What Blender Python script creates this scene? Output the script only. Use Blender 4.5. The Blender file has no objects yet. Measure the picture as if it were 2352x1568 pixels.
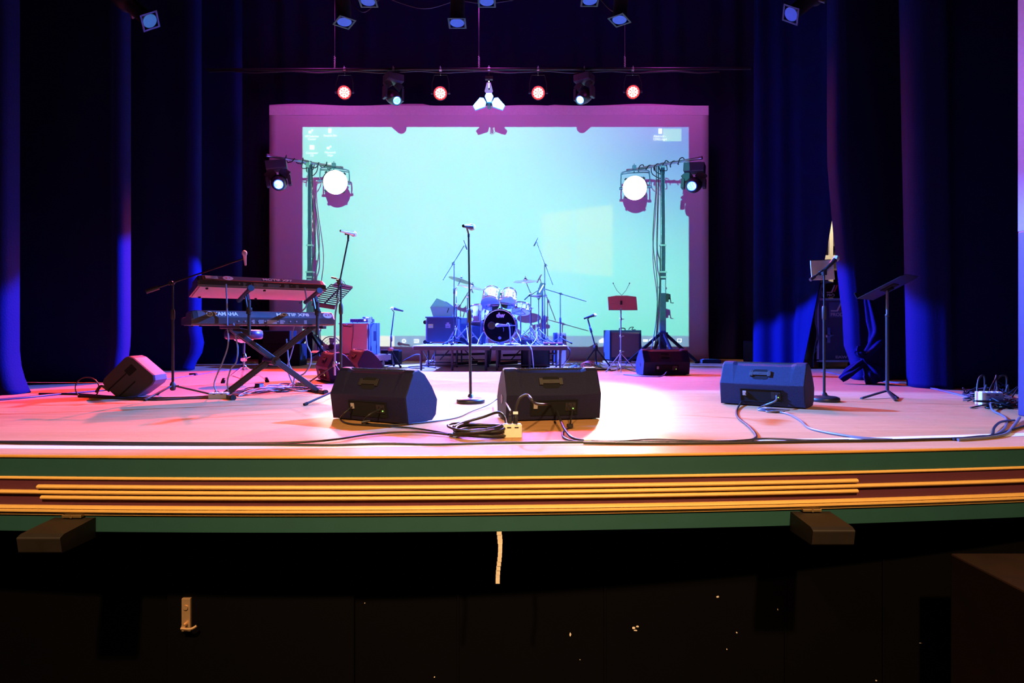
import bpy, math, random
from mathutils import Vector, Matrix, Euler
random.seed(7)
R = math.radians
PI = math.pi
V = Vector
sc = bpy.context.scene
COL = sc.collection

# ------------------------------------------------------------------ camera
EYE = 0.65          # eye height above the stage boards (stage floor is z = 0)
FPX = 1568.0        # 24 mm lens on a 36 mm frame
CX, HY = 1176.0, 758.0
cam_d = bpy.data.cameras.new('camera')
cam_d.sensor_width = 36.0
cam_d.lens = 24.0
cam_d.shift_y = -(784.0 - HY) / 2352.0
cam_d.clip_start = 0.05
cam_d.clip_end = 100
cam = bpy.data.objects.new('camera', cam_d)
COL.objects.link(cam)
cam.location = (0, 0, EYE)
cam.rotation_euler = (R(90), 0, 0)
sc.camera = cam

# ------------------------------------------------------------------ view, world
sc.view_settings.view_transform = 'Standard'
sc.view_settings.look = 'None'
sc.view_settings.gamma = 1.0
sc.view_settings.use_curve_mapping = False
sc.view_settings.exposure = 0.0
sc.cycles.use_denoising = True
sc.cycles.max_bounces = 6
sc.cycles.diffuse_bounces = 3
sc.cycles.glossy_bounces = 3
sc.cycles.sample_clamp_indirect = 6.0
sc.cycles.caustics_reflective = False
sc.cycles.caustics_refractive = False
world = bpy.data.worlds.new('dark_theatre')
sc.world = world
world.use_nodes = True
world.node_tree.nodes['Background'].inputs[0].default_value = (0.35, 0.25, 0.6, 1)
world.node_tree.nodes['Background'].inputs[1].default_value = 0.004


def lamp(kind, name, loc, target, power, color, size=40, blend=0.3, radius=0.05, area=None):
    d = bpy.data.lights.new(name, kind)
    d.energy = power
    d.color = color
    if kind == 'SPOT':
        d.spot_size = R(size)
        d.spot_blend = blend
        d.shadow_soft_size = radius
    elif kind == 'POINT':
        d.shadow_soft_size = radius
    elif kind == 'AREA':
        d.shape = 'RECTANGLE'
        d.size, d.size_y = area
    o = bpy.data.objects.new(name, d)
    COL.objects.link(o)
    o.location = loc
    o.rotation_euler = (V(target) - V(loc)).to_track_quat('-Z', 'Y').to_euler()
    return o


def px(x, y, d):
    """world point seen at photo pixel (x, y) at distance d up the stage"""
    return V(((x - CX) * d / FPX, d, EYE - (y - HY) * d / FPX))


def floor_at(x, y):
    d = EYE * FPX / (y - HY)
    return V(((x - CX) * d / FPX, d, 0.0))


# ------------------------------------------------------------------ light plot
# lamp positions (the fixtures that carry them are built further down)
BAT_Y = 12.85
BAT_Z = EYE + 598 * BAT_Y / FPX
PAR_PX = [(792, 213), (1012, 215), (1236, 214), (1453, 212)]
LSTAND = V((-3.936, 13.3, 0.0))
RSTAND = V((2.935, 13.3, 0.0))
FRES_L = px(769, 418, 13.55)
FRES_R = px(1459, 431, 13.55)
MOV_L = px(641, 420, 12.95) + V((.30, -1, -.34)).normalized() * .36      # just outside the lens of each fixture
MOV_R = px(1593, 425, 12.95) + V((-.42, -1, -.30)).normalized() * .36

RED = (1.0, 0.06, 0.06)
BLUE = (0.03, 0.12, 1.0)
par_aim = [(-3.2, 8.7, 0), (-1.0, 5.8, 0), (0.6, 5.8, 0), (2.2, 6.8, 0)]
for i, (x, y) in enumerate(PAR_PX):
    lamp('SPOT', 'red_par_beam', px(x, y, BAT_Y) + V((0, -.24, -.02)), par_aim[i], (9500, 1100, 1600, 1700)[i], RED, (56, 84, 84, 84)[i], 0.7, 0.09)
BM_L, BM_R = px(903, 224, BAT_Y - .05), px(1342, 222, BAT_Y - .05)
lamp('SPOT', 'blue_mover_beam', BM_L + (V((2.2, 5.6, 0)) - BM_L).normalized() * .26, (2.2, 5.6, 0), 4000, BLUE, 46, 0.5, 0.05)
lamp('SPOT', 'blue_mover_beam', BM_R + (V((-2.8, 5.9, 0)) - BM_R).normalized() * .26, (-2.8, 5.9, 0), 2000, BLUE, 46, 0.5, 0.05)
lamp('SPOT', 'side_mover_beam', MOV_L, MOV_L + V((.774, -.237, -.588)), 46000, (.03, .07, 1), 52, 0.10, 0.04)
lamp('SPOT', 'side_mover_beam', MOV_R, MOV_R + V((-.797, -.290, -.530)), 50000, (.03, .07, 1), 48, 0.10, 0.04)
WHITE = (1.0, 0.92, 0.82)
lamp('SPOT', 'fresnel_beam', FRES_L + V((0, -.12, 0)), (-0.1, 6.6, 0), 7000, WHITE, 27, 0.9, 0.14)
lamp('SPOT', 'fresnel_beam', FRES_R + V((0, -.12, 0)), (-0.1, 6.6, 0), 7000, WHITE, 27, 0.9, 0.14)
lamp('SPOT', 'strobe_glow', px(1123, 222, BAT_Y) + V((0, -.22, 0)), (-0.2, 5.2, 0), 3000, (0.06, 0.23, 1), 92, 0.55, 0.10)
# the two crossing profile spots with blue colour filters
ERS_L, ERS_R = px(343, 47, 8.1), px(1818, 32, 8.1)
lamp('SPOT', 'profile_beam', ERS_L + V((.75, -.22, -.62)) * .12, (2.7, 5.4, 0), 28000, (.05, .20, 1), 29, 0.35, 0.06)
lamp('SPOT', 'profile_beam', ERS_R + V((-.75, -.22, -.62)) * .12, (-1.7, 5.7, 0), 17000, (.05, .20, 1), 30, 0.4, 0.06)
# amber front of house lamps in the auditorium
AMBER = (1.0, 0.60, 0.28)
lamp('SPOT', 'house_lamp', (-1.9, -0.9, 4.4), (-1.5, 3.3, -0.6), 2300, AMBER, 62, 1.0, 0.12)
lamp('SPOT', 'house_lamp', (1.9, -0.9, 4.4), (1.5, 3.3, -0.6), 2300, AMBER, 62, 1.0, 0.12)
# violet cyclorama wash from added lamps that have no fixtures
for x in (-3.9, -0.4, 3.1):
    lamp('SPOT', 'added_cyc_wash', (x, 12.7, 6.9), (x, 14.5, 3.2), 120, (0.88, 0.085, 0.86), 120, 0.9, 0.3)
# working light in the wings, stage left
lamp('SPOT', 'wing_work_light', (6.0, 12.2, 3.9), (6.5, 13.7, 1.6), 300, (1.0, 0.82, 0.55), 60, 0.5, 0.1)

# ------------------------------------------------------------------ projector in the house (real beam, the picture is in the beam)
CYC_Y = 14.5
PROJ = V((-0.45, -2.2, 4.8))
SX0, SX1 = (695 - CX) * CYC_Y / FPX, (1582 - CX) * CYC_Y / FPX
SZ0, SZ1 = EYE - (796 - HY) * CYC_Y / FPX, EYE - (292 - HY) * CYC_Y / FPX
pl = lamp('SPOT', 'projector_beam', PROJ, ((SX0 + SX1) / 2, CYC_Y, (SZ0 + SZ1) / 2), 1.0, (1, 1, 1), 36, 0.0, 0.012)


def nd(nt, t, **kw):
    n = nt.nodes.new(t)
    for k, v in kw.items():
        setattr(n, k, v)
    return n


def mth(nt, op, a, b=None, c=None):
    n = nt.nodes.new('ShaderNodeMath')
    n.operation = op
    for i, q in enumerate((a, b, c)):
        if q is None:
            continue
        if isinstance(q, (int, float)):
            n.inputs[i].default_value = q
        else:
            nt.links.new(q, n.inputs[i])
    return n.outputs[0]


def projector_picture():
    L = pl.data
    L.use_nodes = True
    nt = L.node_tree
    nt.nodes.clear()
    out = nd(nt, 'ShaderNodeOutputLight')
    em = nd(nt, 'ShaderNodeEmission')
    nt.links.new(em.outputs[0], out.inputs[0])
    geo = nd(nt, 'ShaderNodeNewGeometry')
    sep = nd(nt, 'ShaderNodeSeparateXYZ')
    nt.links.new(geo.outputs['Incoming'], sep.inputs[0])
    s = mth(nt, 'DIVIDE', CYC_Y - PROJ.y, sep.outputs[1])
    X = mth(nt, 'ADD', mth(nt, 'MULTIPLY', s, sep.outputs[0]), PROJ.x)
    Z = mth(nt, 'ADD', mth(nt, 'MULTIPLY', s, sep.outputs[2]), PROJ.z)
    u = mth(nt, 'DIVIDE', mth(nt, 'SUBTRACT', X, SX0), SX1 - SX0)
    v = mth(nt, 'DIVIDE', mth(nt, 'SUBTRACT', Z, SZ0), SZ1 - SZ0)

    def box(u0, u1, v0, v1):
        a = mth(nt, 'MULTIPLY', mth(nt, 'GREATER_THAN', u, u0), mth(nt, 'LESS_THAN', u, u1))
        b = mth(nt, 'MULTIPLY', mth(nt, 'GREATER_THAN', v, v0), mth(nt, 'LESS_THAN', v, v1))
        return mth(nt, 'MULTIPLY', a, b)

    def mix(fac, a, b):
        m = nd(nt, 'ShaderNodeMixRGB')
        if isinstance(fac, (int, float)):
            m.inputs[0].default_value = fac
        else:
            nt.links.new(fac, m.inputs[0])
        for i, q in ((1, a), (2, b)):
            if isinstance(q, tuple):
                m.inputs[i].default_value = (*q, 1)
            else:
                nt.links.new(q, m.inputs[i])
        return m.outputs[0]
    # desktop wallpaper: pale aqua, bluer towards the upper right corner
    dx = mth(nt, 'SUBTRACT', u, 1.05)
    dy = mth(nt, 'SUBTRACT', v, 1.05)
    rr = mth(nt, 'SQRT', mth(nt, 'ADD', mth(nt, 'MULTIPLY', dx, dx), mth(nt, 'MULTIPLY', mth(nt, 'MULTIPLY', dy, dy), 0.55)))
    g = nd(nt, 'ShaderNodeMapRange', interpolation_type='SMOOTHSTEP')
    nt.links.new(rr, g.inputs[0])
    g.inputs[1].default_value = 0.0
    g.inputs[2].default_value = 0.62
    colr = mix(g.outputs[0], (0.0, 0.30, 0.62), (0.20, 0.90, 0.68))
    g2 = nd(nt, 'ShaderNodeMapRange', interpolation_type='SMOOTHSTEP')
    dl = mth(nt, 'SUBTRACT', u, 0.45)
    dv = mth(nt, 'SUBTRACT', v, 0.35)
    nt.links.new(mth(nt, 'SQRT', mth(nt, 'ADD', mth(nt, 'MULTIPLY', dl, dl), mth(nt, 'MULTIPLY', dv, dv))), g2.inputs[0])
    g2.inputs[1].default_value = 0.62
    g2.inputs[2].default_value = 0.05
    colr = mix(g2.outputs[0], colr, (0.27, 0.92, 0.68))
    # light beam and the four window panes of the wallpaper
    ut = mth(nt, 'SUBTRACT', u, 0.62)
    top_v = mth(nt, 'MULTIPLY_ADD', ut, 0.24, 0.603)     # perspective of the pane edges
    bot_v = mth(nt, 'MULTIPLY_ADD', ut, -0.18, 0.350)
    uu = mth(nt, 'MULTIPLY', mth(nt, 'GREATER_THAN', u, 0.62), mth(nt, 'LESS_THAN', u, 0.803))
    uu = mth(nt, 'MULTIPLY', uu, mth(nt, 'GREATER_THAN', mth(nt, 'ABSOLUTE', mth(nt, 'SUBTRACT', u, 0.703)), 0.0022))
    vv = mth(nt, 'MULTIPLY', mth(nt, 'LESS_THAN', v, top_v), mth(nt, 'GREATER_THAN', v, bot_v))
    vv = mth(nt, 'MULTIPLY', vv, mth(nt, 'GREATER_THAN', mth(nt, 'ABSOLUTE', mth(nt, 'SUBTRACT', v, 0.490)), 0.0030))
    colr = mix(mth(nt, 'MULTIPLY', mth(nt, 'MULTIPLY', uu, vv), 0.6), colr, (0.44, 0.95, 0.58))
    # task bar and search box
    colr = mix(box(0, 1, 0, 0.049), colr, (0.20, 0.42, 0.55))
    colr = mix(box(0.006, 0.238, 0, 0.049), colr, (0.85, 0.95, 0.75))
    colr = mix(box(0.933, 0.981, 0.935, 0.992), colr, (0.20, 0.74, 0.62))
    inside = box(0, 1, 0, 1)
    rim = mth(nt, 'SUBTRACT', box(-0.0016, 1.0016, -0.003, 1.003), inside)
    k = mth(nt, 'ADD', inside, mth(nt, 'MULTIPLY', rim, 0.0))
    nt.links.new(colr, em.inputs[0])
    nt.links.new(mth(nt, 'MULTIPLY', k, PROJ_W), em.inputs[1])


PROJ_W = 14000.0
projector_picture()

# ------------------------------------------------------------------ materials
MATS = {}


def mat(name, color, rough=0.5, metal=0.0, noise=0.12, nscale=30.0, bump=0.0, coat=0.0, sheen=0.0, spec=0.5, emit=None, alpha=None, trans=0.0):
    if name in MATS:
        return MATS[name]
    m = bpy.data.materials.new(name)
    m.use_nodes = True
    nt = m.node_tree
    b = nt.nodes['Principled BSDF']
    b.inputs['Roughness'].default_value = rough
    b.inputs['Metallic'].default_value = metal
    b.inputs['Coat Weight'].default_value = coat
    b.inputs['Sheen Weight'].default_value = sheen
    b.inputs['Specular IOR Level'].default_value = spec
    b.inputs['Transmission Weight'].default_value = trans
    tc = nd(nt, 'ShaderNodeTexCoord')
    nz = nd(nt, 'ShaderNodeTexNoise')
    nz.inputs['Scale'].default_value = nscale
    nz.inputs['Detail'].default_value = 3
    nt.links.new(tc.outputs['Object'], nz.inputs['Vector'])
    mx = nd(nt, 'ShaderNodeMixRGB')
    mx.inputs[1].default_value = (*[c * (1 - noise) for c in color], 1)
    mx.inputs[2].default_value = (*[min(1, c * (1 + noise)) for c in color], 1)
    nt.links.new(nz.outputs[0], mx.inputs[0])
    nt.links.new(mx.outputs[0], b.inputs['Base Color'])
    if bump:
        bp = nd(nt, 'ShaderNodeBump')
        bp.inputs['Strength'].default_value = bump
        bp.inputs['Distance'].default_value = 0.01
        nt.links.new(nz.outputs[0], bp.inputs['Height'])
        nt.links.new(bp.outputs[0], b.inputs['Normal'])
    if emit:
        b.inputs['Emission Color'].default_value = (*emit[0], 1)
        b.inputs['Emission Strength'].default_value = emit[1]
    MATS[name] = m
    return m


def wood_floor():
    m = bpy.data.materials.new('stage_boards')
    m.use_nodes = True
    nt = m.node_tree
    b = nt.nodes['Principled BSDF']
    tc = nd(nt, 'ShaderNodeTexCoord')
    br = nd(nt, 'ShaderNodeTexBrick')
    mp = nd(nt, 'ShaderNodeMapping')
    nt.links.new(tc.outputs['Object'], mp.inputs[0])
    nt.links.new(mp.outputs[0], br.inputs['Vector'])
    br.inputs['Color1'].default_value = (0.55, 0.30, 0.125, 1)
    br.inputs['Color2'].default_value = (0.49, 0.255, 0.10, 1)
    br.inputs['Mortar'].default_value = (0.30, 0.14, 0.05, 1)
    br.inputs['Scale'].default_value = 1.0
    br.inputs['Mortar Size'].default_value = 0.0016
    br.inputs['Mortar Smooth'].default_value = 0.6
    br.inputs['Brick Width'].default_value = 2.3
    br.inputs['Row Height'].default_value = 0.082
    gr = nd(nt, 'ShaderNodeTexNoise')
    mp2 = nd(nt, 'ShaderNodeMapping')
    mp2.inputs['Scale'].default_value = (1.2, 22, 1)
    nt.links.new(tc.outputs['Object'], mp2.inputs[0])
    nt.links.new(mp2.outputs[0], gr.inputs['Vector'])
    gr.inputs['Scale'].default_value = 2.2
    gr.inputs['Detail'].default_value = 5
    mx = nd(nt, 'ShaderNodeMixRGB', blend_type='MULTIPLY')
    mx.inputs[0].default_value = 0.35
    nt.links.new(br.outputs[0], mx.inputs[1])
    rp = nd(nt, 'ShaderNodeValToRGB')
    rp.color_ramp.elements[0].position = 0.3
    rp.color_ramp.elements[0].color = (0.62, 0.55, 0.5, 1)
    rp.color_ramp.elements[1].position = 0.7
    rp.color_ramp.elements[1].color = (1.1, 1.05, 1.0, 1)
    nt.links.new(gr.outputs[0], rp.inputs[0])
    nt.links.new(rp.outputs[0], mx.inputs[2])
    # scuffs
    sn = nd(nt, 'ShaderNodeTexNoise')
    mp3 = nd(nt, 'ShaderNodeMapping')
    mp3.inputs['Scale'].default_value = (2.5, 9, 1)
    nt.links.new(tc.outputs['Object'], mp3.inputs[0])
    nt.links.new(mp3.outputs[0], sn.inputs['Vector'])
    sn.inputs['Scale'].default_value = 3.0
    sn.inputs['Detail'].default_value = 8
    sn.inputs['Roughness'].default_value = 0.75
    sr = nd(nt, 'ShaderNodeMapRange')
    nt.links.new(sn.outputs[0], sr.inputs[0])
    sr.inputs[1].default_value = 0.66
    sr.inputs[2].default_value = 0.76
    m2 = nd(nt, 'ShaderNodeMixRGB')
    nt.links.new(mth(nt, 'MULTIPLY', sr.outputs[0], 0.5), m2.inputs[0])
    nt.links.new(mx.outputs[0], m2.inputs[1])
    m2.inputs[2].default_value = (0.75, 0.68, 0.6, 1)
    nt.links.new(m2.outputs[0], b.inputs['Base Color'])
    ro = nd(nt, 'ShaderNodeMapRange')
    nt.links.new(sn.outputs[0], ro.inputs[0])
    ro.inputs[1].default_value = 0.3
    ro.inputs[2].default_value = 0.7
    ro.inputs[3].default_value = 0.36
    ro.inputs[4].default_value = 0.52
    nt.links.new(ro.outputs[0], b.inputs['Roughness'])
    bp = nd(nt, 'ShaderNodeBump')
    bp.inputs['Strength'].default_value = 0.06
    bp.inputs['Distance'].default_value = 0.01
    nt.links.new(sn.outputs[0], bp.inputs['Height'])
    nt.links.new(bp.outputs[0], b.inputs['Normal'])
    b.inputs['Specular IOR Level'].default_value = 0.16
    return m


M_FLOOR = wood_floor()
M_BLACKPL = mat('black_plastic', (0.020, 0.018, 0.017), 0.55, bump=0.15, nscale=220)
M_PAINTBOX = mat('blue_tinted_black_paint', (0.0050, 0.0052, 0.033), 0.55, bump=0.5, nscale=260, spec=0.3)  # black paint tinted blue to strengthen the blue light on it
M_DARK = mat('matt_black', (0.010, 0.010, 0.011), 0.85, spec=0.15)
M_BLKMET = mat('black_metal', (0.025, 0.025, 0.028), 0.38, 0.3)
M_GRILLE = mat('black_grille', (0.02, 0.02, 0.021), 0.6, 0.3, bump=0.6, nscale=300)
M_CHROME = mat('chrome', (0.82, 0.83, 0.85), 0.14, 1.0, noise=0.03)
M_STEEL = mat('dull_steel', (0.55, 0.55, 0.56), 0.35, 0.9)
M_ALU = mat('aluminium', (0.75, 0.76, 0.78), 0.3, 0.9)
M_RUBBER = mat('rubber', (0.015, 0.015, 0.015), 0.9, spec=0.2)
M_WHITEPL = mat('white_plastic', (0.78, 0.76, 0.72), 0.45)
M_CABLE = mat('black_cable', (0.018, 0.018, 0.02), 0.42)
M_CREAM = mat('cream_plastic', (0.72, 0.66, 0.50), 0.5)
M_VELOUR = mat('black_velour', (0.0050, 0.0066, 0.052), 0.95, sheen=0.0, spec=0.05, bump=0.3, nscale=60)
M_BACKDROP = mat('purple_glow_serge', (0.020, 0.012, 0.070), 0.95, spec=0.03, bump=0.3, nscale=40)  # purple glow on the black cloth put into its colour
M_CYC = mat('cyclorama_cloth', (0.80, 0.79, 0.80), 0.9, noise=0.015, nscale=2.0, spec=0.1)
M_GREEN = mat('green_paint', (0.014, 0.070, 0.062), 0.55, noise=0.10, nscale=9)
M_MAROON = mat('maroon_paint', (0.095, 0.020, 0.034), 0.55, noise=0.10, nscale=9)
M_GOLD = mat('gold_paint', (0.80, 0.48, 0.14), 0.42, noise=0.10, nscale=14)
M_NOSE = mat('varnished_nosing', (0.66, 0.33, 0.075), 0.35, noise=0.15, nscale=10)
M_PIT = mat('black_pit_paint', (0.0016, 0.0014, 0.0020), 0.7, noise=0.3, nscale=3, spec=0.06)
M_TAPE = mat('white_tape', (0.80, 0.80, 0.78), 0.35)
M_BRASS = mat('brass', (0.60, 0.40, 0.16), 0.35, 0.9)
M_TOLEX = mat('tolex_navy', (0.03, 0.05, 0.09), 0.6, bump=0.4, nscale=150)
M_CLOTHG = mat('speaker_cloth', (0.36, 0.20, 0.17), 0.85, bump=0.3, nscale=250)
M_WOOD = mat('raw_plywood', (0.55, 0.36, 0.22), 0.6, noise=0.2)
M_RED = mat('red_marker', (0.85, 0.16, 0.06), 0.5)
M_LED = mat('green_led', (0.1, 0.5, 0.1), 0.3, emit=((0.25, 1.0, 0.1), 3.0))


# ------------------------------------------------------------------ mesh builder
def frame(d, up=V((0, 0, 1))):
    d = V(d).normalized()
    if abs(d.dot(up)) > 0.98:
        up = V((0, 1, 0)) if abs(d.y) < 0.9 else V((1, 0, 0))
    a = d.cross(up).normalized()
    b = a.cross(d).normalized()
    return a, b, d


class MB:
    def __init__(self):
        self.v, self.f, self.s, self.mi = [], [], [], []
        self.m = 0

    def add(self, vs, fs, smooth=False):
        n = len(self.v)
        self.v += [tuple(p) for p in vs]
        for q in fs:
            self.f.append([n + i for i in q])
            self.s.append(smooth)
            self.mi.append(self.m)
        return self

    def box(self, c, size, M=None, taper=1.0):
        hx, hy, hz = [q / 2 for q in size]
        p = []
        for z in (-1, 1):
            t = taper if z > 0 else 1.0
            for x, y in ((-1, -1), (1, -1), (1, 1), (-1, 1)):
                p.append(V((x * hx * t, y * hy * t, z * hz)))
        if M is not None:
            p = [M @ q for q in p]
        p = [q + V(c) for q in p]
        return self.add(p, [(3, 2, 1, 0), (4, 5, 6, 7), (0, 1, 5, 4), (1, 2, 6, 5), (2, 3, 7, 6), (3, 0, 4, 7)])

    def beam(self, p0, p1, w, h, up=V((0, 0, 1))):
        """rectangular bar between two points (w across, h along the up direction)"""
        p0, p1 = V(p0), V(p1)
        a, b, d = frame(p1 - p0, up)
        p = []
        for q in (p0, p1):
            for sa, sb in ((-1, -1), (1, -1), (1, 1), (-1, 1)):
                p.append(q + a * sa * w / 2 + b * sb * h / 2)
        return self.add(p, [(0, 1, 2, 3), (7, 6, 5, 4), (4, 5, 1, 0), (5, 6, 2, 1), (6, 7, 3, 2), (7, 4, 0, 3)])

    def cyl(self, p0, p1, r0, r1=None, n=14, caps=True):
        p0, p1 = V(p0), V(p1)
        r1 = r0 if r1 is None else r1
        a, b, d = frame(p1 - p0)
        vs = []
        for q, r in ((p0, r0), (p1, r1)):
            for i in range(n):
                t = 2 * PI * i / n
                vs.append(q + (a * math.cos(t) + b * math.sin(t)) * r)
        self.add(vs, [(i, (i + 1) % n, n + (i + 1) % n, n + i) for i in range(n)], True)
        if caps:
            self.add(vs[:n], [tuple(reversed(range(n)))])
            self.add(vs[n:], [tuple(range(n))])
        return self

    def tube(self, pts, r, n=7, closed=False):
        pts = [V(p) for p in pts]
        k = len(pts)
        vs = []
        a = None
        for i, p in enumerate(pts):
            if closed:
                d = pts[(i + 1) % k] - pts[i - 1]
            else:
                d = pts[min(i + 1, k - 1)] - pts[max(i - 1, 0)]
            if d.length < 1e-9:
                d = V((0, 0, 1))
            d.normalize()
            if a is None:
                a, b, _ = frame(d)
            else:
                a = (a - d * a.dot(d))
                if a.length < 1e-6:
                    a, b, _ = frame(d)
                a.normalize()
            b = d.cross(a)
            rr = r[i] if isinstance(r, (list, tuple)) else r
            for j in range(n):
                t = 2 * PI * j / n
                vs.append(p + (a * math.cos(t) + b * math.sin(t)) * rr)
        fs = []
        for i in range(k if closed else k - 1):
            i2 = (i + 1) % k
            for j in range(n):
                fs.append((i * n + j, i * n + (j + 1) % n, i2 * n + (j + 1) % n, i2 * n + j))
        self.add(vs, fs, True)
        if not closed:
            self.add(vs[:n], [tuple(reversed(range(n)))])
            self.add(vs[-n:], [tuple(range(n))])
        return self

    def lathe(self, prof, c=(0, 0, 0), axis=(0, 0, 1), n=24, smooth=True):
        """profile of (radius, height) turned about an axis through c"""
        c = V(c)
        a, b, d = frame(axis)
        vs = []
        for r, h in prof:
            for i in range(n):
                t = 2 * PI * i / n
                vs.append(c + d * h + (a * math.cos(t) + b * math.sin(t)) * max(r, 1e-4))
        fs = []
        for k in range(len(prof) - 1):
            for i in range(n):
                fs.append((k * n + i, k * n + (i + 1) % n, (k + 1) * n + (i + 1) % n, (k + 1) * n + i))
        self.add(vs, fs, smooth)
        if prof[0][0] > 1e-3:
            self.add(vs[:n], [tuple(reversed(range(n)))])
        if prof[-1][0] > 1e-3:
            self.add(vs[-n:], [tuple(range(n))])
        return self

    def loft(self, rings, closed_ends=True, smooth=False):
        n = len(rings[0])
        vs = [p for r in rings for p in r]
        fs = []
        for k in range(len(rings) - 1):
            for i in range(n):
                fs.append((k * n + i, k * n + (i + 1) % n, (k + 1) * n + (i + 1) % n, (k + 1) * n + i))
        self.add(vs, fs, smooth)
        if closed_ends:
            self.add(rings[0], [tuple(reversed(range(n)))])
            self.add(rings[-1], [tuple(range(n))])
        return self

    def prism(self, poly, o, ex, ey, depth):
        """2-D polygon in the plane (o; ex, ey) thickened by the vector depth"""
        o, ex, ey, depth = V(o), V(ex), V(ey), V(depth)
        r0 = [o + ex * x + ey * y for x, y in poly]
        r1 = [p + depth for p in r0]
        return self.loft([r0, r1])

    def ball(self, c, r, scale=(1, 1, 1), nu=14, nv=8):
        c = V(c)
        vs, fs = [], []
        for j in range(nv + 1):
            ph = -PI / 2 + PI * j / nv
            for i in range(nu):
                t = 2 * PI * i / nu
                vs.append(c + V((math.cos(ph) * math.cos(t) * scale[0], math.cos(ph) * math.sin(t) * scale[1], math.sin(ph) * scale[2])) * r)
        for j in range(nv):
            for i in range(nu):
                fs.append((j * nu + i, j * nu + (i + 1) % nu, (j + 1) * nu + (i + 1) % nu, (j + 1) * nu + i))
        return self.add(vs, fs, True)

    def build(self, name, mats, parent=None, bevel=0.0, seg=2):
        me = bpy.data.meshes.new(name)
        me.from_pydata(self.v, [], self.f)
        if not isinstance(mats, (list, tuple)):
            mats = [mats]
        for q in mats:
            me.materials.append(q)
        me.polygons.foreach_set('use_smooth', self.s)
        me.polygons.foreach_set('material_index', self.mi)
        me.update()
        import bmesh
        bm = bmesh.new()
        bm.from_mesh(me)
        bmesh.ops.recalc_face_normals(bm, faces=bm.faces)
        bm.to_mesh(me)
        bm.free()
        o = bpy.data.objects.new(name, me)
        COL.objects.link(o)
        if parent is not None:
            o.parent = parent
        if bevel:
            b = o.modifiers.new('edge_softening', 'BEVEL')
            b.width = bevel
            b.segments = seg
            b.limit_method = 'ANGLE'
            b.angle_limit = R(40)
        return o


def tag(o, label, cat, group=None, kind=None):
    o['label'] = label
    o['category'] = cat
    if group:
        o['group'] = group
    if kind:
        o['kind'] = kind
    return o


def thing(name, label, cat, loc=(0, 0, 0), rz=0.0, group=None):
    o = bpy.data.objects.new(name, None)
    o.empty_display_size = 0.1
    COL.objects.link(o)
    o.location = loc
    o.rotation_euler = (0, 0, rz)
    return tag(o, label, cat, group)


def struct(o):
    o['kind'] = 'structure'
    return o


def dup(o, parent=None):
    c = o.copy()
    COL.objects.link(c)
    if parent is not None:
        c.parent = parent
    for ch in [q for q in bpy.data.objects if q.parent == o]:
        dup(ch, c)
    return c


def smooth_path(pts, k=8):
    pts = [V(p) for p in pts]
    out = []
    n = len(pts)
    for i in range(n - 1):
        p0, p1, p2, p3 = pts[max(i - 1, 0)], pts[i], pts[i + 1], pts[min(i + 2, n - 1)]
        for j in range(k):
            t = j / k
            out.append(0.5 * ((2 * p1) + (p2 - p0) * t + (2 * p0 - 5 * p1 + 4 * p2 - p3) * t * t + (3 * p1 - p0 - 3 * p2 + p3) * t ** 3))
    out.append(pts[-1])
    return out


def cable(name, pts, r, label, m=None, group=None, k=8, cat='cable'):
    b = MB().tube(smooth_path(pts, k), r, 7)
    return tag(b.build(name, m or M_CABLE), label, cat, group)


def lettering(name, text, size, parent, loc, rot, m, extrude=0.001, align='CENTER', bold=0.0, sx=1.0):
    c = bpy.data.curves.new(name, 'FONT')
    c.body = text
    c.size = size
    c.extrude = extrude
    c.offset = bold
    c.align_x = align
    c.align_y = 'CENTER'
    t = bpy.data.objects.new(name + '_curve', c)
    COL.objects.link(t)
    dg = bpy.context.evaluated_depsgraph_get()
    me = bpy.data.meshes.new_from_object(t.evaluated_get(dg))
    bpy.data.objects.remove(t)
    bpy.data.curves.remove(c)
    me.name = name
    me.materials.clear()
    me.materials.append(m)
    o = bpy.data.objects.new(name, me)
    COL.objects.link(o)
    if parent is not None:
        o.parent = parent
    o.location = loc
    o.rotation_euler = rot
    o.scale = (sx, 1, 1)
    return o

# ================================================================== THE SETTING
ARC_R, ARC_X = 28.0, -1.2


def front_y(x):
    return 3.535 + (x - ARC_X) ** 2 / (2 * ARC_R)


XS = [-8.0 + 0.4 * i for i in range(41)]


def arc_band(x0, x1, off, prof, n=48, close=True):
    """bar that follows the curved apron; prof = (outward, z) outline, outward is towards the house"""
    rings = []
    for i in range(n + 1):
        x = x0 + (x1 - x0) * i / n
        y = front_y(x) - off
        rings.append([V((x, y - o, z)) for o, z in prof])
    return MB().loft(rings)


# stage floor
b = MB()
ft = [V((x, front_y(x) + .004, 0)) for x in XS]
bt = [V((x, 15.6, 0)) for x in XS]
ft2 = [p - V((0, 0, .05)) for p in ft]
bt2 = [p - V((0, 0, .05)) for p in bt]
n = len(XS)
b.add(ft + bt + ft2 + bt2, [(i, i + 1, n + i + 1, n + i) for i in range(n - 1)] + [(2 * n + i, 3 * n + i, 3 * n + i + 1, 2 * n + i + 1) for i in range(n - 1)]
      + [(i, 2 * n + i, 2 * n + i + 1, i + 1) for i in range(n - 1)])
struct(b.build('floor', M_FLOOR))
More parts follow.
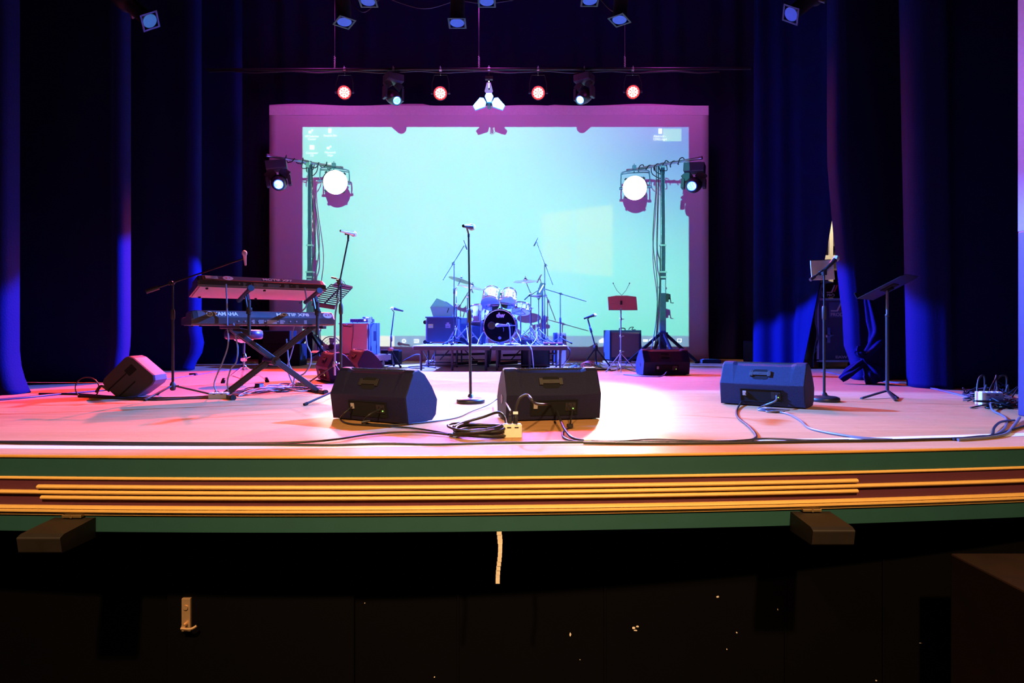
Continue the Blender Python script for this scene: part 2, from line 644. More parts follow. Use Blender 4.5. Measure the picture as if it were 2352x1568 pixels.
# apron face: nosing, green, beads, maroon, gold ribs, green
struct(arc_band(-8, 8, 0, [(0, 0.0), (0.006, -0.001), (0.009, -0.005), (0.009, -0.012), (0.005, -0.016), (0, -0.016)]).build('trim_1', M_NOSE))
fas = MB()
segs = [(-0.016, -0.120, 0), (-0.120, -0.285, 1), (-0.285, -0.398, 0)]
for z0, z1, k in segs:
    fas.m = k
    w = arc_band(-8, 8, 0, [(0.0, z0), (0.0, z1), (-0.05, z1), (-0.05, z0)])
    fas.add(w.v, w.f)
struct(fas.build('wall_front', [M_GREEN, M_MAROON]))


def moulding(name, x0, x1, z0, z1, depth, grooves=0):
    h = z0 - z1
    pr = [(0, z0)]
    if grooves:
        pr += [(depth * .55, z0 - h * .04), (depth * .9, z0 - h * .12), (depth, z0 - h * .26), (depth * .72, z0 - h * .34), (depth * .95, z0 - h * .42),
               (depth * .95, z0 - h * .62), (depth * .6, z0 - h * .68), (depth * .6, z0 - h * .82), (depth * .35, z0 - h * .86), (depth * .35, z1)]
    else:
        for i in range(7):
            t = PI * i / 6
            pr.append((depth * (0.25 + .75 * math.sin(t)), z0 - h * (0.5 - 0.5 * math.cos(t))))
    pr += [(0, z1)]
    struct(arc_band(x0, x1, 0, pr).build(name, M_GOLD))


moulding('trim_2', -8, 8, -0.112, -0.128, 0.012)
moulding('trim_3', -2.47, 1.87, -0.154, -0.175, 0.022)
moulding('trim_4', -8, 8, -0.182, -0.203, 0.022)
moulding('trim_5', -2.45, 1.87, -0.209, -0.230, 0.022)
moulding('trim_6', -8, 8, -0.261, -0.310, 0.026, grooves=1)
# white line along the apron
line = smooth_path([floor_at(x, y) for x, y in ((-260, 1022), (-60, 1025), (100, 1027), (500, 1028), (800, 1025), (1100, 1020), (1500, 1016), (1800, 1012), (2000, 1008), (2250, 1001), (2400, 996))], 6)
k = len(line)
b = MB()
b.add([V((p.x, p.y - .055, .0015)) for p in line] + [V((p.x, p.y + .055, .0015)) for p in line], [(i, i + 1, k + i + 1, k + i) for i in range(k - 1)])
tag(b.build('floor_tape', M_TAPE), 'long white tape line on the stage boards along the curved apron edge', 'tape')
# pit wall below the overhang and the pit floor
PIT_Y = 4.05
PIT_Z = -2.05
b = MB()
b.box((0, PIT_Y + .1, (PIT_Z - .05) / 2), (17, .2, -PIT_Z - .05))
b.box((0, PIT_Y + .2, -.40), (17, .4, .02))
for xx in (-.32, .55, 1.62, 2.2):
    b.box((xx, PIT_Y - .004, -1.2), (.012, .012, 1.6))
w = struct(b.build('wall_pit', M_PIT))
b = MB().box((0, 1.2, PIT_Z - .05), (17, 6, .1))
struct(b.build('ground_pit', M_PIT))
# flecks of bare plaster where the black paint has chipped
rnd = random.Random(4)
b = MB()


def chip(x, y, wx, wy):
    c = px(x, y, PIT_Y)
    k = 7
    pts = [(math.cos(2 * PI * i / k) * wx * rnd.uniform(.6, 1.1), math.sin(2 * PI * i / k) * wy * rnd.uniform(.6, 1.1)) for i in range(k)]
    b.prism(pts, (c.x, PIT_Y - .0035, c.z), (1, 0, 0), (0, 0, 1), (0, .003, 0))


for x, y, wx, wy in ((799, 1375, .004, .006), (800, 1396, .006, .014), (1310, 1456, .006, .012), (1455, 1441, .012, .010), (1464, 1438, .010, .006), (1460, 1447, .012, .004),
                     (1648, 1370, .010, .007), (1786, 1399, .004, .007), (1692, 1452, .005, .005), (1669, 1490, .004, .004), (1665, 1294, .003, .003), (2114, 1476, .007, .003),
                     (712, 1474, .003, .014), (998, 1554, .004, .004), (2012, 1562, .006, .004), (838, 1384, .003, .003), (1635, 1237, .002, .006), (1332, 1514, .003, .002),
                     (693, 1421, .006, .045), (387, 1470, .003, .008), (387, 1497, .003, .006), (387, 1525, .003, .018)):
    chip(x, y, wx, wy)
b.build('paint_chips', mat('bare_plaster', (0.72, 0.62, 0.50), 0.9), w)
# door in the pit wall with its lever plate
dl, dr = px(388, 1300, PIT_Y).x, px(815, 1300, PIT_Y).x
b = MB()
b.box(((dl + dr) / 2, PIT_Y - .012, (-.42 + PIT_Z) / 2), (dr - dl, .024, -PIT_Z - .43))
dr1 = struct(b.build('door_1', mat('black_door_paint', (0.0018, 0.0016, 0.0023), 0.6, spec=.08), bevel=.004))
b = MB()
p = px(435, 1405, PIT_Y)
b.box((p.x, PIT_Y - .034, p.z + .0), (.052, .022, .195))
b.cyl((p.x, PIT_Y - .03, p.z + .045), (p.x, PIT_Y - .052, p.z + .045), .014)
b.cyl((p.x, PIT_Y - .03, p.z - .052), (p.x, PIT_Y - .075, p.z - .052), .012)
b.tube(smooth_path([(p.x - .012, PIT_Y - .078, p.z - .064), (p.x + .045, PIT_Y - .080, p.z - .066), (p.x + .075, PIT_Y - .07, p.z - .052)]), .0085, 8)
b.build('door_handle', mat('bronze_lever', (0.62, 0.40, 0.22), 0.4, 0.6), dr1, bevel=.003)
# strip of tape hanging from under the apron
b = MB()
pts = []
for i in range(13):
    t = i / 12
    c = px(1147 + 3 * math.sin(t * 5) - 1, 1218 + 122 * t, 3.56)
    pts.append(V((c.x, 3.56 + .004 * math.sin(9 * t), c.z)))
for i in range(12):
    wv = .0105 if i > 2 else .0125
    q0, q1 = pts[i], pts[i + 1]
    b.box((q0 + q1) / 2, (wv * 2, .003, (q0 - q1).length * 1.05))
tag(b.build('hanging_tape', mat('aged_masking_tape', (0.66, 0.58, 0.45), 0.7)), 'strip of pale tape hanging down the black pit wall below the apron', 'tape')

# back wall, sides, ceiling of the stage house
struct(MB().box((0, 16.3, 4.4), (19, .2, 9)).build('wall_back', M_DARK))
struct(MB().box((-9.2, 10, 4.4), (.2, 12.6, 9)).build('wall_left', M_DARK))
struct(MB().box((9.2, 10, 4.4), (.2, 12.6, 9)).build('wall_wing', mat('wing_wall_paint', (0.30, 0.25, 0.19), .8)))
struct(MB().box((0, 9.8, 9.0), (19, 13.2, .2)).build('ceiling', M_DARK))


# ------------------------------------------------------------------ drapery
def drape(name, plan, z0, z1, label, cat='curtain', m=None, group=None, fold=.05, waves=3.0, shift=None, nz=26, seed=1, density=26, thick=.012):
    """cloth hung along a plan polyline [(x, y)...]; shift(t, h) moves a point at share t of the width and height h"""
    rg = random.Random(seed)
    path = smooth_path([V((x, y, 0)) for x, y in plan], density)
    L = [0]
    for i in range(1, len(path)):
        L.append(L[-1] + (path[i] - path[i - 1]).length)
    tot = L[-1]
    ph = rg.uniform(0, 6)
    rows = []
    for k in range(nz + 1):
        h = (k / nz) ** 1.6
        z = z0 + (z1 - z0) * h
        row = []
        for i, p in enumerate(path):
            t = L[i] / tot
            d = path[min(i + 1, len(path) - 1)] - path[max(i - 1, 0)]
            nrm = V((-d.y, d.x, 0)).normalized()
            env = min(1, (1 - t) * tot / .3)
            a = fold * env * (math.sin(waves * 2 * PI * L[i] + ph) + .5 * math.sin(waves * 1.37 * 2 * PI * L[i] + 2 * ph + .6 * z * .3)) * (1.15 - .4 * h)
            q = p + nrm * a
            q = V((q.x, q.y, z))
            if shift:
                q = q + V(shift(t, z))
            row.append(q)
        rows.append(row)
    n = len(path)
    vs = [q for r in rows for q in r]
    fs = [(k * n + i, k * n + i + 1, (k + 1) * n + i + 1, (k + 1) * n + i) for k in range(nz) for i in range(n - 1)]
    b = MB().add(vs, fs, True)
    o = b.build(name, m or M_VELOUR)
    s = o.modifiers.new('cloth_thickness', 'SOLIDIFY')
    s.thickness = thick
    s.offset = 0
    return tag(o, label, cat, group)


def flare(amount, z_top=.35, side=1):
    def f(t, z):
        k = max(0, 1 - z / z_top)
        return (side * amount * k * k * max(0, t * 2 - 1), -.35 * amount * k * k * max(0, t * 2 - 1), 0)
    return f


CURT_G = None
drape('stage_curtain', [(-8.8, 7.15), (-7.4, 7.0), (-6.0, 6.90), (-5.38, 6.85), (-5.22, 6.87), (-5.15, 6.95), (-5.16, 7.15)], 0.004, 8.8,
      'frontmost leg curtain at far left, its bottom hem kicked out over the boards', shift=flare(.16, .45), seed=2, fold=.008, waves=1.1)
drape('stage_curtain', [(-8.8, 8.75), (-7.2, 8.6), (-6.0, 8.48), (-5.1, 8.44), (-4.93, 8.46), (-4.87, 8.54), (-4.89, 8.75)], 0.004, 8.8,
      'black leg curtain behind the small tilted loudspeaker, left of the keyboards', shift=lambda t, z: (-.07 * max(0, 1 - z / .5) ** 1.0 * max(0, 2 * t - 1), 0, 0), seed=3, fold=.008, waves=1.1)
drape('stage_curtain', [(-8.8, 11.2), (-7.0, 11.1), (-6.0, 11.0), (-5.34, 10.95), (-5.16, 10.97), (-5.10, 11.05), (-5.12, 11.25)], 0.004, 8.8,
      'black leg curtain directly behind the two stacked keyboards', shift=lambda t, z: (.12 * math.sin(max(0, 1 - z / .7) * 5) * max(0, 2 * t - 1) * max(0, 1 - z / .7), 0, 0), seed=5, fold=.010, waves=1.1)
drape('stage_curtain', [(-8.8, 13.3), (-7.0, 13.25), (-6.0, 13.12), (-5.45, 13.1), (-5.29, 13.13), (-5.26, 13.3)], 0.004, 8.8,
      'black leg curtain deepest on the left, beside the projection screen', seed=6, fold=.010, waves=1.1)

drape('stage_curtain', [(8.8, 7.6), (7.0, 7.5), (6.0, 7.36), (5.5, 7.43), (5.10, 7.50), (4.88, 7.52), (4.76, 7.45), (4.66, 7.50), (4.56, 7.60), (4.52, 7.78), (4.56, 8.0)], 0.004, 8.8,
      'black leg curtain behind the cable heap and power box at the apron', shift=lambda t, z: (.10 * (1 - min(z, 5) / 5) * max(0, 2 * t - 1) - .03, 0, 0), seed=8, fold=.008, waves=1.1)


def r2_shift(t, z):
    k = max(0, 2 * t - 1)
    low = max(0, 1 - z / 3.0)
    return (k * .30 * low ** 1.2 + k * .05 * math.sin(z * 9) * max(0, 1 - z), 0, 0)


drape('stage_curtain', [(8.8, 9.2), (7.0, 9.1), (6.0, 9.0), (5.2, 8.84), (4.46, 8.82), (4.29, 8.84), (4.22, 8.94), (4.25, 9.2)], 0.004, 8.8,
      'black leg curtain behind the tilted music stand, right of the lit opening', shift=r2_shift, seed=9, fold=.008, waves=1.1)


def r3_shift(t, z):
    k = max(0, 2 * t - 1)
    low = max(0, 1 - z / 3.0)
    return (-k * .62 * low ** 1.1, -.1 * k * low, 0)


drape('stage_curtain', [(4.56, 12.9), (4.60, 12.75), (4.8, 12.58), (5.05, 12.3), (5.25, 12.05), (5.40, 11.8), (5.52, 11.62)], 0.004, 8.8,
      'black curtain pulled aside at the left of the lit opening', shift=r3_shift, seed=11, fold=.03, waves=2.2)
# bundle of cloth gathered in a knot at the foot of the second leg curtain
def pleated(b, pts, radii, pleats=7, depth=.35, n=42, squash=(1, .75), seed=0):
    rg = random.Random(seed)
    path = smooth_path(pts, 6)
    rings = []
    m = len(path)
    ph = rg.uniform(0, 6)
    for i, p in enumerate(path):
        t = i / (m - 1) * (len(radii) - 1)
        k = min(int(t), len(radii) - 2)
        r = radii[k] + (radii[k + 1] - radii[k]) * (t - k)
        d = path[min(i + 1, m - 1)] - path[max(i - 1, 0)]
        a, c, _ = frame(d)
        ring = []
        for j in range(n):
            w = 2 * PI * j / n
            rr = r * (1 + depth * math.sin(pleats * w + ph + .5 * math.sin(i * .5)) * .5 + depth * .35 * math.sin(3 * w + i * .3 + ph))
            ring.append(p + a * math.cos(w) * rr * squash[0] + c * math.sin(w) * rr * squash[1])
        rings.append(ring)
    b.loft(rings, True, True)


c0 = px(1985, 832, 8.3)
b = MB()
pleated(b, [c0 + V((.22, .35, .85)), c0 + V((.20, .16, .50)), c0 + V((.16, .04, .25)), c0 + V((.0, 0, .06))], (.035, .075, .085, .045), 5, seed=1)
pleated(b, [c0 + V((.0, 0, .08)), c0 + V((.02, -.02, -.02)), c0 + V((.08, -.05, -.12)), c0 + V((.12, -.06, .005 - c0.z + .03))], (.045, .06, .15, .16), 8, seed=2)
pleated(b, [c0 + V((.0, 0, .07)), c0 + V((-.06, 0, .12)), c0 + V((-.07, 0, .20))], (.04, .065, .02), 6, seed=3)
pleated(b, [c0 + V((.02, 0, .02)), c0 + V((-.10, -.02, -.05)), c0 + V((-.20, -.02, -.13)), c0 + V((-.27, .02, .03 - c0.z + .02))], (.045, .06, .07, .05), 6, seed=4)
tag(b.build('cloth_bundle', M_VELOUR), 'bundle of gathered black cloth knotted at the foot of a leg curtain', 'cloth')

# black backdrop behind everything and the white cyclorama
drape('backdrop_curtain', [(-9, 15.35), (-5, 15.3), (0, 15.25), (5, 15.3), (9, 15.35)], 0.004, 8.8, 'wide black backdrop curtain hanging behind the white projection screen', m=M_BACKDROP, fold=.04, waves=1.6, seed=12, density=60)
CX0, CX1 = (619 - CX) * CYC_Y / FPX, (1627 - CX) * CYC_Y / FPX
CT = EYE + (HY - 241) * CYC_Y / FPX
scr = thing('projection_screen', 'huge white projection screen showing a pale blue computer desktop at the back', 'screen', (0, CYC_Y, 0))
b = MB()
nx, nz = 60, 30
vs, fs = [], []
for k in range(nz + 1):
    for i in range(nx + 1):
        x = CX0 + (CX1 - CX0) * i / nx
        z = 0.004 + (CT - .004) * k / nz
        zz = z
        if k == nz:
            zz = z + .02 * math.sin(i * .4) - .025 * (abs(i - 30) < 9)
        curl = .10 * math.sin(i * .55) * max(0, 1 - z / .35) ** 2 + .03 * max(0, 1 - z / .3)
        vs.append((x, .012 * math.sin(i * .33) * (z < .5) - curl * .35, zz))
fs = [(k * (nx + 1) + i, k * (nx + 1) + i + 1, (k + 1) * (nx + 1) + i + 1, (k + 1) * (nx + 1) + i) for k in range(nz) for i in range(nx)]
b.add(vs, fs, True)
o = b.build('screen_cloth', M_CYC, scr)
sm = o.modifiers.new('cloth_thickness', 'SOLIDIFY')
sm.thickness = .01
sm.offset = 1 if False else -1
b = MB()
for i in range(30):
    x0, x1 = CX0 + (CX1 - CX0) * i / 30, CX0 + (CX1 - CX0) * (i + 1) / 30
    b.box(((x0 + x1) / 2, -.012, CT - .12), (x1 - x0, .006, .20))
b.build('top_hem', mat('cyclorama_hem', (.86, .85, .86), .85), scr)
# the desktop's small icons and captions, part of the projected picture
M_PIXEL = mat('projected_white', (0.9, 0.9, 0.9), .9, emit=((1.0, .97, .9), 0.75))
M_PIXELDIM = mat('projected_grey', (0.5, 0.6, 0.75), .9, emit=((.35, .55, .8), .35))
M_ROSE = mat('projected_rose', (0.8, 0.4, 0.5), .9, emit=((.9, .5, .7), .3))


def spx(x, y):
    return ((x - CX) * CYC_Y / FPX, -.022, EYE - (y - HY) * CYC_Y / FPX)


def caption(text, x, y, size=.060):
    rows = text.split('\n')
    for i, row in enumerate(rows):
        lettering('caption_lettering', row, size, scr, spx(x, y + (i - (len(rows) - 1) / 2) * size * 108), (R(90), 0, 0), M_PIXEL, extrude=.0008)


def icon(x, y, w, h, kind=0):
    b = MB()
    c = V(spx(x, y))
    if kind == 0:
        b.box(c, (w, .002, h))
    elif kind == 1:      # square with a corner tile
        b.box(c + V((-w * .25, 0, -h * .2)), (w * .55, .002, h * .55))
        b.box(c + V((w * .25, 0, h * .22)), (w * .3, .002, h * .4))
    elif kind == 2:      # bin
        b.prism([(-.35 * w, .5 * h), (.35 * w, .5 * h), (.26 * w, -.5 * h), (-.26 * w, -.5 * h)], c, (1, 0, 0), (0, 0, 1), (0, .002, 0))
    elif kind == 3:      # ring
        b.tube([c + V((math.cos(t * .5236) * w * .4, 0, math.sin(t * .5236) * h * .4)) for t in range(12)], w * .1, 6, True)
    elif kind == 4:      # cloud
        b.ball(c + V((-w * .2, 0, 0)), w * .3, (1, .03, .8))
        b.ball(c + V((w * .12, 0, h * .1)), w * .38, (1, .03, .9))
        b.box(c + V((0, 0, -h * .2)), (w * .9, .002, h * .25))
    elif kind == 5:      # split squares
        for sx in (-1, 1):
            for sz in (-1, 1):
                b.box(c + V((sx * w * .22, 0, sz * h * .28)), (w * .36, .002, h * .3))
        b.box(c + V((w * .48, 0, 0)), (w * .12, .002, h * .8))
    elif kind == 6:      # speech bubble
        for q, s in (((0, 0, h * .4), (w, .002, h * .12)), ((0, 0, -h * .25), (w, .002, h * .12)), ((-w * .45, 0, .05 * h), (w * .12, .002, h * .7)), ((w * .45, 0, .05 * h), (w * .12, .002, h * .7)), ((w * .2, 0, -h * .4), (w * .2, .002, h * .2))):
            b.box(c + V(q), s)
    b.build('desktop_icon', M_PIXEL, scr)


icon(715, 302, .09, .09, 1)
caption('HP Solution\nCenter', 717, 317)
icon(758, 301, .09, .09, 2)
caption('Recycle Bin', 759, 312)
icon(717, 339, .09, .09, 0)
caption('Composer\n7.0', 717, 355)
icon(757, 339, .10, .08, 1)
caption('Microsoft\nEdge', 759, 354)
icon(758, 377, .06, .06, 1)
for y in (388, 413, 433, 452, 490, 508, 528):
    icon(715, y, .07, .06, 3 if y % 2 else 0)
icon(1516, 302, .07, .11, 0)
caption('Abstract -\n12902.mp4', 1515, 317, .066)
icon(928, 783, .09, .09, 3)
icon(956, 783, .11, .09, 5)
icon(1383, 783, .14, .12, 4)
icon(1482, 782, .10, .05, 0)
icon(1497, 782, .13, .09, 4)
icon(1560, 782, .09, .09, 6)

# proscenium edge at the far right: pale upper and dark lower jamb, violet and blue light in their colours, black bracket between
PX0 = px(2338, 600, 5.2).x
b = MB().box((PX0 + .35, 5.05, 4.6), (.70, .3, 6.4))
struct(b.build('wall_right', mat('violet_lit_pale_jamb', (0.17, 0.13, 0.26), .6)))
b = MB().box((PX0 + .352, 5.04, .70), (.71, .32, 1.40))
struct(b.build('baseboard_right', mat('blue_lit_dark_jamb', (0.022, 0.022, 0.09), .5), bevel=.01))
b = MB()
b.box((PX0 + .03, 4.86, 1.345), (.10, .06, .055))
b.cyl((PX0 - .01, 4.85, 1.345), (PX0 - .035, 4.85, 1.345), .022)
tag(b.build('wall_bracket', M_BLKMET, bevel=.004), 'small black bracket fixed to the proscenium edge at the far right', 'bracket')

# the two boxes hung under the apron and the stair block in the pit
def apron_box(x, label):
    t = thing('mounted_box', label, 'box', (x, front_y(x) - .005, -.322))
    b = MB()
    b.prism([(0, 0), (-.25, -.012), (-.28, -.024), (-.265, -.10), (0, -.105)], (-.105, 0, 0), (0, 1, 0), (0, 0, 1), (.21, 0, 0))
    b.build('housing', mat('worn_black_box', (0.014, 0.009, 0.006), .6, noise=.5, nscale=12), t, bevel=.006)
    b = MB()
    b.box((.0, -.02, .012), (.10, .03, .014))
    b.cyl((.0, -.036, .012), (.0, -.040, .012), .008)
    b.build('hinge', M_BRASS, t, bevel=.002)
    return t


apron_box(-2.27, 'black hinged box hung under the apron below the tilted loudspeaker')
apron_box(1.60, 'black hinged box hung under the apron below the wedge with the blue-lit top')
b = MB().box((3.28, 2.85, (PIT_Z - .56) / 2), (1.8, 1.72, -PIT_Z - .56))
o = b.build('stair_block', mat('worn_brown_block', (0.018, 0.006, 0.004), .6, noise=.6, nscale=7), bevel=.01)
tag(o, 'dark block with a worn reddish brown top standing in the pit at lower right', 'platform')

# ================================================================== STAGE MONITORS
WP = [(0.035, 0.0), (0.0, 0.19), (0.085, 0.352), (0.105, 0.372), (0.150, 0.378), (0.215, 0.345), (0.300, 0.245), (0.362, 0.150), (0.345, 0.045), (0.300, 0.0)]


def wedge(label, mid, rz, group='stage monitors'):
    t = thing('stage_monitor', label, 'loudspeaker', (mid[0], mid[1], 0), rz, group)
    b = MB()
    rings = []
    for x, lo in ((-.350, .012), (-.342, 0), (-.262, 0), (-.225, .014), (.225, .014), (.262, 0), (.342, 0), (.350, .012)):
        r = []
        for i, (y, z) in enumerate(WP):
            zz = z + .008 if z < .01 else z
            if 2 <= i <= 5:
                zz = z - lo * (.75 if i > 4 or i == 2 else 1)
            yy = y + (.005 if i in (1,) and abs(x) > .345 else 0)
            r.append(V((x, yy, zz)))
        rings.append(r)
    b.loft(rings)
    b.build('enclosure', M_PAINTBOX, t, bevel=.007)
    # grille on the sloping front, with a perforated upper lip that shows from behind
    b = MB()
    gp = [(0.128, 0.371), (0.156, 0.372), (0.222, 0.345), (0.306, 0.247), (0.364, 0.160)]
    rings = [[V((x, y, z)) for y, z in gp] + [V((x, y - .012, z - .012)) for y, z in reversed(gp)] for x in (-.255, .255)]
    b.loft(rings)
    for i in range(44):
        b.box((-.250 + i * .01163, .128, .3715), (.0066, .010, .006))
    b.build('grille', M_GRILLE, t)
    # carrying handle in the upper back face
    A, B = V((0, 0.0, .19)), V((0, .085, .345))
    d = (B - A).normalized()
    nrm = V((0, -d.z, d.y))
    M = Matrix(((1, 0, 0), (0, d.y, nrm.y), (0, d.z, nrm.z))).to_3x3()   # columns: x, along face, outwards

    def on(x, s, h):
        return A + V((x, 0, 0)) + d * s + nrm * h
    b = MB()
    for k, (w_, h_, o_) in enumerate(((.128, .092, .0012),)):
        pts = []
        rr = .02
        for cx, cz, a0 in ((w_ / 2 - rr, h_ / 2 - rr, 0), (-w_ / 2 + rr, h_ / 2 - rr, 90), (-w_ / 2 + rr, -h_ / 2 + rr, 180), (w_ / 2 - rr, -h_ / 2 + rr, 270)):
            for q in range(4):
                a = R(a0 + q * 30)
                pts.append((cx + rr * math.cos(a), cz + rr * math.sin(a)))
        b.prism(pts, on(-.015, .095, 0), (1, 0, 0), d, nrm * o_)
    hd = b.build('pocket_shade_plate', M_DARK, t)  # flat dark plate stands in for the shaded hollow
    b = MB()
    b.box(on(-.015, .100, .006), (.165, .030, .010), M)
    for sx in (-1, 1):
        b.box(on(-.015 + sx * .074, .100, .006), (.026, .052, .012), M)
        b.cyl(on(-.015 + sx * .078, .118, .012), on(-.015 + sx * .078, .118, .014), .005, n=8)
        b.cyl(on(-.015 + sx * .078, .082, .012), on(-.015 + sx * .078, .082, .014), .005, n=8)
    b.box(on(-.015, .100, .0115), (.03, .006, .002), M)
    b.build('handle', M_BLACKPL, t, bevel=.003)
    # lower back face: connector recess
    A2, B2 = V((0, .035, .008)), V((0, 0, .19))
    d2 = (B2 - A2).normalized()
    n2 = V((0, -d2.z, d2.y))
    M2 = Matrix(((1, 0, 0), (0, d2.y, n2.y), (0, d2.z, n2.z))).to_3x3()

    def on2(x, s, h):
        return A2 + V((x, 0, 0)) + d2 * s + n2 * h
    b = MB()
    b.box(on2(0, .090, .001), (.345, .105, .002), M2)
    for q in ((0, .143, .345, .006), (0, .037, .345, .006)):
        b.box(on2(q[0], q[1], .003), (q[2], q[3], .006), M2)
    for sx in (-1, 1):
        b.box(on2(sx * .172, .090, .003), (.006, .110, .006), M2)
    pn = b.build('connector_panel', M_DARK, t)
    b = MB().box(on2(-.138, .105, .006), (.030, .040, .010), M2)
    b.build('power_inlet', mat('grey_inlet', (.34, .32, .31), .35), pn, bevel=.003)
    b = MB()
    b.box(on2(.120, .095, .004), (.075, .060, .006), M2)
    b.cyl(on2(.105, .085, .006), on2(.105, .085, .012), .012)
    b.cyl(on2(.140, .110, .006), on2(.140, .110, .014), .007)
    b.cyl(on2(.105, .112, .006), on2(.105, .112, .013), .007)
    b.build('input_module', M_BLKMET, pn)
    b = MB().ball(on2(.140, .082, .008), .0042)
    b.build('status_light', M_LED, pn)
    for sx in (-.29, .29):
        for y in (.07, .27):
            MB().cyl((sx, y, 0), (sx, y, .010), .016).build('rubber_foot', M_RUBBER, t)
    # round port cover on the end panel
    b = MB()
    b.cyl((-.350, .17, .15), (-.353, .17, .15), .034, n=20)
    b.cyl((-.353, .17, .15), (-.354, .17, .15), .012, n=14)
    b.build('pole_socket', M_BLKMET, t)
    return t


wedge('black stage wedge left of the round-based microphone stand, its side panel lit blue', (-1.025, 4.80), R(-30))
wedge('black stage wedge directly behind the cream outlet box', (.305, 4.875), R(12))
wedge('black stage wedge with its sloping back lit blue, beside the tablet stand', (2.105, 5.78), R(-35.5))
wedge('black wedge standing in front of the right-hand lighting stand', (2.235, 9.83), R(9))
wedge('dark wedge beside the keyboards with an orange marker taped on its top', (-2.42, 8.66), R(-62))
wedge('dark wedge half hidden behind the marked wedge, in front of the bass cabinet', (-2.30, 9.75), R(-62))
# orange strip of tape on the fifth wedge
b = MB().box((0, 0, 0), (.10, .05, .003), Matrix.Rotation(R(25), 3, 'X'))
o = b.build('tape_marker', M_RED)
o.location = (-2.55, 8.82, .372)
o.rotation_euler = (0, 0, R(-20))
tag(o, 'orange tape marker stuck on the top of the dark wedge by the keyboards', 'tape')

# small plastic loudspeaker lying tilted at far left
t = thing('small_loudspeaker', 'small rounded plastic loudspeaker lying tilted on its corner, far left', 'loudspeaker', (-3.74, 6.58, 0), R(4))
poly = [(-.07, 0), (.075, 0), (.115, .012), (.265, .125), (.288, .165), (.280, .215), (.090, .382), (.045, .400), (.005, .388), (-.190, .185), (-.205, .145), (-.185, .105)]
b = MB().loft([[V((x * k, y, (z - .2) * k + .2)) for x, z in poly] for y, k in ((0, .96), (.015, 1.0), (.27, 1.0), (.31, .93))])
b.build('enclosure', M_BLACKPL, t, bevel=.006)
ax, az = V((.72, 0, .69)), V((-.69, 0, .72))
Mr = Matrix(((ax.x, 0, az.x), (0, 1, 0), (ax.z, 0, az.z))).to_3x3()
b = MB().box((.06, .0, .265), (.095, .006, .075), Mr)
b.build('pocket_shade_plate', M_DARK, t, bevel=.004)  # dark plate in place of the shaded handle recess
b = MB()
b.box((-.06, .0, .155), (.235, .008, .012), Mr)
b.box((.02, .0, .075), (.235, .008, .012), Mr)
b.build('channel_shade_bar', M_DARK, t)  # dark bars imitate the shade in the grooves
b = MB().loft([[V((x * .9, y, (z - .2) * .9 + .2)) for x, z in poly] for y in (.306, .316)])
b.build('grille', M_GRILLE, t)


# ================================================================== MICROPHONES AND STANDS
M_MICGR = mat('steel_mesh', (.62, .60, .60), .35, .8, bump=.8, nscale=700)
M_CLIP = M_BLACKPL


def microphone(label, tip, d, scale=1.0, group=None, body=None, pencil=False):
    """handheld microphone; tip is the centre of the head, d points from the tail to the head"""
    d = V(d).normalized()
    tip = V(tip)
    t = thing('microphone', label, 'microphone', tip, 0, group)
    b = MB()
    if pencil:
        b.lathe([(.0, -.155), (.0095, -.15), (.0095, -.02), (.0105, -.018), (.0105, .012), (.009, .016), (0, .017)], axis=d, n=12)
        b.build('body', body or M_BLKMET, t)
        return t
    s = scale
    b.lathe([(.010 * s, -.165 * s), (.0115 * s, -.16 * s), (.0125 * s, -.12 * s), (.018 * s, -.035 * s), (.021 * s, -.022 * s), (.021 * s, -.014 * s)], axis=d, n=16)
    b.build('body', body or M_BLKMET, t)
    b = MB()
    b.lathe([(.0205 * s, -.018 * s), (.0255 * s, -.012 * s), (.0262 * s, .0), (.024 * s, .013 * s), (.0165 * s, .024 * s), (.004 * s, .0285 * s), (0, .0287 * s)], axis=d, n=18)
    b.build('head_grille', M_MICGR, t)
    return t


def clip_mesh(p, d, s=1.0):
    """sleeve clip that holds a microphone whose tail end lies at p"""
    b = MB()
    d = V(d).normalized()
    b.cyl(p - d * .03 * s, p + d * .035 * s, .0155 * s, .019 * s, n=12)
    return b


def stand_round(label, base, top, mid, group=None, lean=(0, 0), r=.15, tilt_base=False):
    """straight microphone stand on a heavy round base"""
    t = thing('microphone_stand', label, 'microphone stand', base, 0, group)
    b = MB()
    b.lathe([(r - .004, 0), (r, .006), (r, .022), (r * .96, .034), (r * .80, .044), (r * .35, .050), (.030, .056), (.022, .075), (.014, .082)], n=36)
    b.build('base', M_BLKMET, t)
    L = V((lean[0], lean[1], 0))
    b = MB().cyl((0, 0, .06), V((0, 0, mid)) + L * mid / top, .0125)
    b.build('lower_pole', M_BLKMET, t)
    b = MB()
    q = V((0, 0, mid)) + L * mid / top
    b.lathe([(.014, -.07), (.019, -.06), (.020, .03), (.017, .05), (.012, .055)], c=q, n=16)
    b.build('clutch', M_BLACKPL, t)
    b = MB().cyl(q, V((0, 0, top)) + L, .0080)
    b.build('upper_pole', M_BLKMET, t)
    return t


